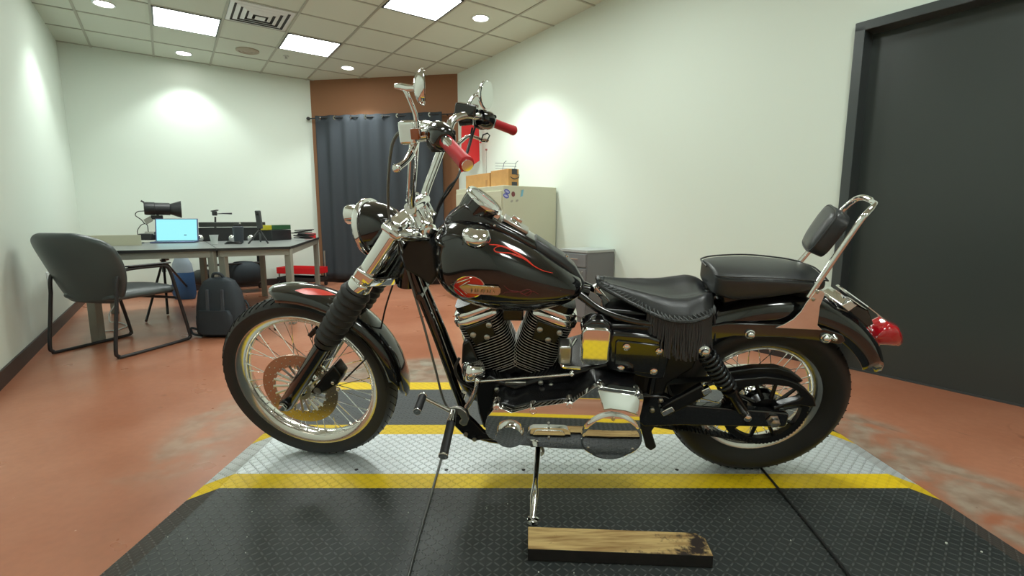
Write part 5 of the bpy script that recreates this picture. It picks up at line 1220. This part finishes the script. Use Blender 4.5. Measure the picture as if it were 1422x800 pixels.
# folded tripod with a blue bag leaning below the laptop
q = at(236, 430, 0); s_ = scl(q)
tri = thing('folded_tripod', q, 'black folded light stand standing below the laptop end of the table', 'tripod')
for a_, b_ in (((226, 362), (203, 446)), ((227, 363), (233, 436)), ((228, 362), (270, 410))):
    M().tube([apx(*a_, q), at(b_[0], b_[1], .012)], .012, 8).build('leg', DARKP, tri)
M().tube([apx(227, 357, q), apx(228, 378, q)], .02, 10).build('hub', DARKP, tri)
M().tube([apx(222, 362, q), apx(235, 360, q)], .012, 8).build('clamp', STEEL, tri)
q = at(245, 418, 0); s_ = scl(q)
bag = thing('duffel_bag', q, 'blue and pale grey soft bag on the floor under the laptop', 'bag')
def bgr(z, hw, hd): return [q+V((math.cos(2*PI*k/20)*hw*s_+z*.00*s_, .16+math.sin(2*PI*k/20)*hd*s_, z*s_)) for k in range(20)]
M().rings([bgr(.4, 14, 8), bgr(8, 16, 10), bgr(34, 15, 10), bgr(38, 15, 9)]).build('bag_body', BLUE, bag, smooth=60)
M().rings([bgr(38.2, 14.6, 9), bgr(50, 13, 8), bgr(60, 8, 5), bgr(66, 2, 2)]).build('bag_top', mat('pale_grey_fabric', srgb(150, 164, 176), .7), bag, smooth=60)
# equipment trolley: black posts, black bags, caster wheels
tA, tB = at(288, 412, 0), at(368, 404, 0); tC, tD = tB+ra*.36, tA+ra*.36
tr = thing('equipment_trolley', (tA+tB)/2, 'low black trolley on casters loaded with dark bags behind the backpack', 'trolley')
zt_ = .42
for p in (tA, tB, tC, tD):
    M().box(V((p.x, p.y, .06+.27)), V((.018, 0, 0)), V((0, .018, 0)), V((0, 0, .27))).build('post', DARKP, tr)
    cs = M().lathe(V((p.x-.012, p.y-.02, .042)), (1, .1, 0), [(.012, 0), (.040, .001), (.042, .006), (.042, .020), (.040, .025), (.012, .026)], 22).build('caster', DARKP, tr)
    M().lathe(V((p.x-.016, p.y-.021, .042)), (1, .1, 0), [(.004, 0), (.020, .001), (.020, .003)], 16).build('wheel_hub', CHROME, cs)
for z in (.10, .50):
    M().prism([V((p.x, p.y, z)) for p in (tA, tB, tC, tD)], V((0, 0, .022))).build('shelf', DARKP, tr, bevel=.004)
M().tube([V((tA.x, tA.y, .40)), V((tB.x, tB.y, .40))], .014, 8).build('rail', DARKP, tr)
q = (tA+tB+tC+tD)/4
def blob(c, a, b_, h, n=20): return [[c+V((math.cos(2*PI*k/n)*a*r_, math.sin(2*PI*k/n)*b_*r_, z)) for k in range(n)] for r_, z in ((.8, 0), (1, h*.12), (1, h*.5), (.9, h*.8), (.55, h*.97), (.2, h))]
t = M().rings(blob(V((q.x+.14, q.y, .124)), .22, .15, .30)).build('camera_bag', PACK, smooth=70); tag(t, 'rounded black bag lying on the bottom shelf of the low trolley', 'bag')
t = M().rings(blob(V((q.x-.32, q.y-.12, .124)), .18, .13, .20)).build('soft_case', DARKP, smooth=70); tag(t, 'low black soft case at the left end of the trolley shelf', 'bag')
# red tool cart under the far end of the slanted table
r0, r1 = at(383, 398, 0), at(441, 400, 0)
rc = thing('tool_cart', (r0+r1)/2, 'small red tray cart on casters under the table beside the curtain', 'cart')
rd_ = (r1-r0).normalized(); rn_ = V((-rd_.y, rd_.x, 0)); ln = (r1-r0).length/2*.92; c_ = (r0+r1)/2+rn_*.16
s_ = scl(c_)
def tray(z, h, m_):
    m2 = M().box(c_+V((0, 0, z)), rd_*ln, rn_*.15, V((0, 0, .006)))
    for s in (-1, 1):
        m2.box(c_+rn_*.15*s+V((0, 0, z+h/2)), rd_*ln, rn_*.004, V((0, 0, h/2))); m2.box(c_+rd_*ln*s+V((0, 0, z+h/2)), rd_*.004, rn_*.15, V((0, 0, h/2)))
    return m2.build('tray', m_, rc, smooth=0)
tray(.20, .085, REDP); tray(.09, .05, DARKP)
for s in (-1, 1):
    for u_ in (-1, 1):
        p = c_+rd_*ln*.93*s+rn_*.13*u_
        M().tube([p+V((0, 0, .08)), p+V((0, 0, .52 if u_ > 0 else .22))], .012, 8).build('post', STEEL, rc)
        M().lathe(p+V((-.01, 0, .035)), rd_, [(.01, 0), (.034, .001), (.034, .02), (.01, .021)], 18).build('caster', DARKP, rc)
cb = M()
for k in range(6):
    x = random.uniform(-.3, .3); r_ = .05
    cb.tube([c_+rd_*x+V((r_*1.6*math.cos(t_), r_*math.sin(t_), .225+.012*k*.6+.012*math.sin(t_*2))) for t_ in [2*PI*j/16 for j in range(16)]], .007, 6, closed=True)
t = cb.build('cable_coil', CABLE); tag(t, 'black cables piled in the red tray of the cart', 'cable')
# white cable and adapter on the floor behind the chair
t = M().tube([V((p.x, p.y, .006)) for p in (at(141, 460, .006), at(158, 459, .006), at(172, 455, .006), at(176, 452, .006), at(163, 447, .006), at(153, 447, .006))]+[apx(152, 436, at(150, 446, 0)), apx(159, 424, at(150, 446, 0))], .0055, 8, smooth=5).build('power_cord', WHITEP); t.name = 'extension_cord'; tag(t, 'white power cord trailing on the floor behind the armchair', 'cord')
# desk side panel at the left (privacy screen behind the table)
pA, pB = W(5.86, B0+.05), W(5.86, -.22)
t = M().box(V(((pA.x+pB.x)/2, (pA.y+pB.y)/2, TZ+.002+.05)), (pB-pA)/2, ra*.010, V((0, 0, .05))).build('desk_divider', BEIGE, smooth=0)
tag(t, 'low pale grey divider board standing on the left end of the long work table', 'divider')
# wall outlet on the left wall
oq = None
d = ray(66, 387); t_ = (B0+.0-CO.dot(rb))/d.dot(rb); oq = CO+d*t_
ot = thing('wall_outlet', oq, 'white power outlet on the left wall behind the armchair', 'outlet')
M().box(oq+rb*.004, ra*.036, rb*.004, V((0, 0, .058))).build('plate', WHITEP, ot, bevel=.002)
for z in (-.02, .02): M().box(oq+rb*.009+V((0, 0, z)), ra*.014, rb*.0012, V((0, 0, .012))).build('socket', mat('socket_grey', srgb(190, 194, 190), .5), ot, bevel=.001)

# ---- curtain, rod
def onch(px, py, off=.0):   # point on the chamfer wall plane shifted off towards the room
    o = W(A1, CB)-ch_n*off; d = ray(px, py); t_ = (o-CO).dot(ch_n)/d.dot(ch_n); return CO+d*t_
c0, c1 = onch(440, 165, .09), onch(628, 163, .09)
crod = thing('curtain_rod', (c0+c1)/2, 'black curtain rod with ball finials across the brown corner wall', 'curtain rod')
e0, e1 = onch(428, 162, .09), onch(632, 161, .09)
zr = (e0.z+e1.z)/2; e0.z = e1.z = zr
M().tube([e0, e1], .009, 10).build('rod', DARKP, crod)
for e, dd_ in ((e0, -1),): M().ball(e, .028, 14).build('finial', DARKP, crod)
M().ball(e1, .028, 14).build('finial', DARKP, crod)
for f in (.06, .94):
    p = e0.lerp(e1, f); M().tube([p, p+ch_n*.09], .008, 8).build('bracket', DARKP, crod)
top_z, bot_z = zr+.035, .06
cur = thing('curtain', (c0+c1)/2-V((0, 0, (c0.z+c1.z)/2)), 'slate blue grommet curtain hanging over the brown corner wall', 'curtain')
nf = 8; npt = 160; rows_ = []
cd = (e1-e0).normalized(); s0 = onch(438.5, 165, .09); s1 = onch(614, 165, .09); WL = (s1-s0).dot(cd)
for i in range(25):
    v_ = i/24; z = top_z+(bot_z-top_z)*v_; row = []
    for j in range(npt+1):
        u = j/npt; amp = .018+.006*v_; ph_ = 2*PI*nf*u
        y = math.cos(ph_)*amp*(1+.3*math.sin(5*u+2*v_))+.012*math.sin(13*u+3*v_)*v_
        p = s0+cd*(WL*u+.012*math.sin(ph_*.5+2*v_)*v_)-ch_n*y; row.append(V((p.x, p.y, z)))
    rows_.append(row)
M().grid(rows_).build('cloth', CURT, cur, solid=.003, smooth=80)
for k in range(nf*2):
    u = (k+.5)/(nf*2); p = s0+cd*(WL*u); p.z = zr
    if k % 2 == 0: M().lathe(p, (cd+ch_n*(.9 if k % 4 == 0 else -.9)), [(.016, -.004), (.030, -.004), (.030, .004), (.016, .004)], 20, cap=False, closed=True).build('grommet', CHROME, cur)

# ---- beige lateral cabinet by the right wall
cabH = 1.335
cA, cB_ = 4.18, 2.84
cab = thing('file_cabinet', W(cA+.5, (cB_+B1)/2, 0), 'tall putty coloured file cabinet with stickers against the right wall', 'cabinet')
a0_, a1_ = cA, cA+1.0
M().box(W((a0_+a1_)/2, (cB_+B1-.02)/2, cabH/2), ra*((a1_-a0_)/2), rb*((B1-.02-cB_)/2), V((0, 0, cabH/2))).build('body', BEIGE, cab, bevel=.004, smooth=0)
for k in range(4):
    z = .07+.305*k+.15
    dr = M().box(W((a0_+a1_)/2, cB_-.006, z), ra*((a1_-a0_)/2-.02), rb*.008, V((0, 0, .147))).build('drawer', BEIGE, cab, bevel=.003, smooth=0)
    M().box(W((a0_+a1_)/2, cB_-.022, z+.08), ra*.07, rb*.008, V((0, 0, .010))).build('handle', STEEL, dr, bevel=.003)
def sticker(px, py, rx, ry, m_, ang=0):
    p = ata(px, py, a0_-.001); s_ = scl(p)
    M().prism([p+rb*(math.cos(t_)*rx*math.cos(ang)-math.sin(t_)*ry*math.sin(ang))*s_+V((0, 0, (math.cos(t_)*rx*math.sin(ang)+math.sin(t_)*ry*math.cos(ang))*s_)) for t_ in [2*PI*k/20 for k in range(20)]], -ra*.0015).build('sticker', m_, cab, smooth=0)
    return p
sticker(704.2, 266, 5, 3.0, BLUEINK, -.35); sticker(702.7, 272, 5, 3.2, BLUEINK, -.35); sticker(712.7, 269.6, 3.1, 3.6, REDINK); sticker(710.6, 279.5, 2.2, 1.5, GREYINK, .5); sticker(718, 278.6, 2.4, 1.5, GREYINK, .5)
for x, y in ((704.2, 266), (702.7, 272)):
    p = ata(x, y, a0_-.0035); s_ = scl(p); M().prism([p+rb*(math.cos(t_)*3.4*math.cos(-.35)-math.sin(t_)*1.4*math.sin(-.35))*s_+V((0, 0, (math.cos(t_)*3.4*math.sin(-.35)+math.sin(t_)*1.4*math.cos(-.35))*s_)) for t_ in [2*PI*k/20 for k in range(20)]], -ra*.001).build('sticker', mat('pale_lilac', srgb(176, 178, 214), .5), cab, smooth=0)
p = ata(725, 268.3, a0_-.001); s_ = scl(p); M().box(p, rb*1.9*s_+V((0, 0, .7*s_)), ra*.0012, V((0, 0, 4.6*s_))+rb*.9*s_).build('sticker', CYANINK, cab, smooth=0)
# cardboard boxes on the cabinet
def carton(pl, pc, prr, py_top, label, smile=False):
    """seen by its two near sides; pl, pc, prr: pixel columns of the left, near and right vertical edges"""
    pass
zb = cabH+.001
near_e = atb(697, 256, cB_)     # where the near edge of the cabinet top is seen
# carton with the curved arrow
a_c, b_c = 4.24, 2.93
hh = .175
ct = thing('cardboard_box', W(4.45, 3.1, zb), 'brown parcel box with a curved arrow mark on top of the putty cabinet', 'box')
b_l = None
p_near = None
def topa(px, a): # b on the plane a=const for column px at height of the box middle
    p = ata(px, 246, a); return p.dot(rb)
bL, bR = topa(706.5, a_c), topa(720, a_c)
bL = topa(697, a_c)
def colb(px, a): return topa(px, a)
bL2, bR2 = colb(706, a_c), colb(720.5, a_c)
aLen = .34
M().box(W(a_c+aLen/2, (bL2+bR2)/2, zb+hh/2), ra*(aLen/2), rb*((bR2-bL2)/2), V((0, 0, hh/2))).build('carton', CARD, ct, bevel=.003, smooth=0)
bm_ = (bL2+bR2)/2
M().box(W(a_c-.001, bm_+.01, zb+hh*.84), ra*.001, rb*.034, V((0, 0, hh*.16))).build('tape', TAPE, ct, smooth=0)
M().box(W(a_c-.001, bm_+.01, zb+hh*.12), ra*.001, rb*.034, V((0, 0, hh*.12))).build('tape', TAPE, ct, smooth=0)
wS = (bR2-bL2)*.40
sm = [W(a_c-.002, bm_+.01+wS*u_, zb+hh*(.42+.13*u_*u_)) for u_ in [-1+2*k/14 for k in range(15)]]
M().tube(sm, [.002+.004*math.sin(PI*k/14) for k in range(15)], 6).tube([sm[-1]+rb*-.03+V((0, 0, .022)), sm[-1]+rb*.008+V((0, 0, .022)), sm[-1]+rb*.002-V((0, 0, .014))], .003, 6).build('printed_arrow', TAPE, ct)
# second carton further back on the top
ct2 = thing('cardboard_box', W(4.85, 3.05, zb), 'plain brown box behind the curved-arrow parcel on the putty cabinet', 'box')
def colB(px, b): return atb(px, 246, b).dot(ra)
aR_, aL_ = a_c+aLen+.02, 5.12
b_n = cB_+.10
M().box(W((aR_+aL_)/2, b_n+.16, zb+.08), ra*((aL_-aR_)/2), rb*.16, V((0, 0, .08))).build('carton', CARD, ct2, bevel=.003, smooth=0)
M().box(W(aR_+.06, b_n-.001, zb+.045), ra*.02, rb*.001, V((0, 0, .04))).build('tape', mat('paper_tape', srgb(170, 122, 70), .6), ct2, smooth=0)
# wire rack and pennant stick behind the boxes
q = W(4.62, 3.38, zb); wr_ = thing('wire_rack', q, 'thin wire rack standing behind the boxes on the cabinet', 'rack')
wmesh = M()
def wp(px, py): return atb(px, py, 3.38)
for y in (226.5, 230.5, 234): wmesh.tube([wp(688, y), wp(717, y+.8)], .0028, 6)
for x in (699, 715.5): wmesh.tube([wp(x+4, 223.5), wp(x+1, 226), wp(x, 231), wp(x-1.5, 236), V((wp(x-2, 240).x, wp(x-2, 240).y, zb+.003))], .0034, 6)
wmesh.build('wire_frame', mat('blue_grey_wire', srgb(96, 104, 124), .4, .5), wr_)
q = atb(675.5, 236, 3.3); q.z = zb
fs = thing('marker_stick', q, 'thin grey rod with a small red tip on top of the cabinet', 'rod')
tpz = atb(675, 208, 3.3)
M().tube([q+V((0, 0, .003)), V((q.x, q.y, tpz.z))], .004, 8).build('stick', STEEL, fs)
M().ball(V((q.x, q.y, tpz.z)), .014, 10).build('tip', REDINK, fs)
M().lathe(q+V((0, 0, .001)), (0, 0, 1), [(.03, 0), (.03, .006), (.006, .01)], 16).build('foot', STEEL, fs)
# red sign projecting near the corner of the right wall
sA = None
pR, pLft = None, None
o_b = B1-.004
w1 = atb(666, 205, B1-.03); sa_ = w1.dot(ra)
sg = thing('red_wall_sign', w1, 'plain red wall sign with a slanted lower edge behind the handlebars', 'sign')
pz = [ata(x, y, sa_) for x, y in ((641, 239.5), (648, 235.5), (666, 223), (665, 176), (641, 170))]
M().prism([w1+V((0, 0, .06)), w1+V((0, 0, .08)), w1+rb*.03+V((0, 0, .08)), w1+rb*.03+V((0, 0, .06))], ra*.006).build('wall_bracket', REDP, sg, smooth=0)
nrm = ra
M().prism(pz, nrm*.006).build('sign_plate', REDP, sg, smooth=0)
# ---- grey pedestal cabinet
pA_, pB_ = 3.29, 3.19; H2 = .70
ped = thing('pedestal_cabinet', W(pA_+.2, (pB_+B1)/2, 0), 'small grey pedestal cabinet with a drawer against the right wall', 'cabinet')
M().box(W(pA_+.20, (pB_+B1-.02)/2, H2/2-.01), ra*.195, rb*((B1-.02-pB_)/2), V((0, 0, H2/2-.01))).build('body', GREYC, ped, bevel=.003, smooth=0)
M().box(W(pA_+.20, (pB_+B1-.02)/2, H2-.012), ra*.200, rb*((B1-.02-pB_)/2+.005), V((0, 0, .012))).build('top', mat('pale_grey_laminate', srgb(168, 174, 172), .4), ped, bevel=.002, smooth=0)
dr = M().box(W(pA_+.20, pB_-.006, H2-.10), ra*.185, rb*.008, V((0, 0, .060))).build('drawer', GREYC, ped, bevel=.002, smooth=0)
M().tube([W(pA_+.12, pB_-.018, H2-.085), W(pA_+.13, pB_-.034, H2-.085), W(pA_+.27, pB_-.034, H2-.085), W(pA_+.28, pB_-.018, H2-.085)], .006, 8).build('handle', CHROME, dr)
dr = M().box(W(pA_+.20, pB_-.006, .29), ra*.185, rb*.008, V((0, 0, .235))).build('cabinet_door', GREYC, ped, bevel=.002, smooth=0)
M().tube([W(pA_+.05, pB_-.018, .50), W(pA_+.05, pB_-.034, .49), W(pA_+.05, pB_-.034, .42), W(pA_+.05, pB_-.018, .41)], .006, 8).build('handle', CHROME, dr)
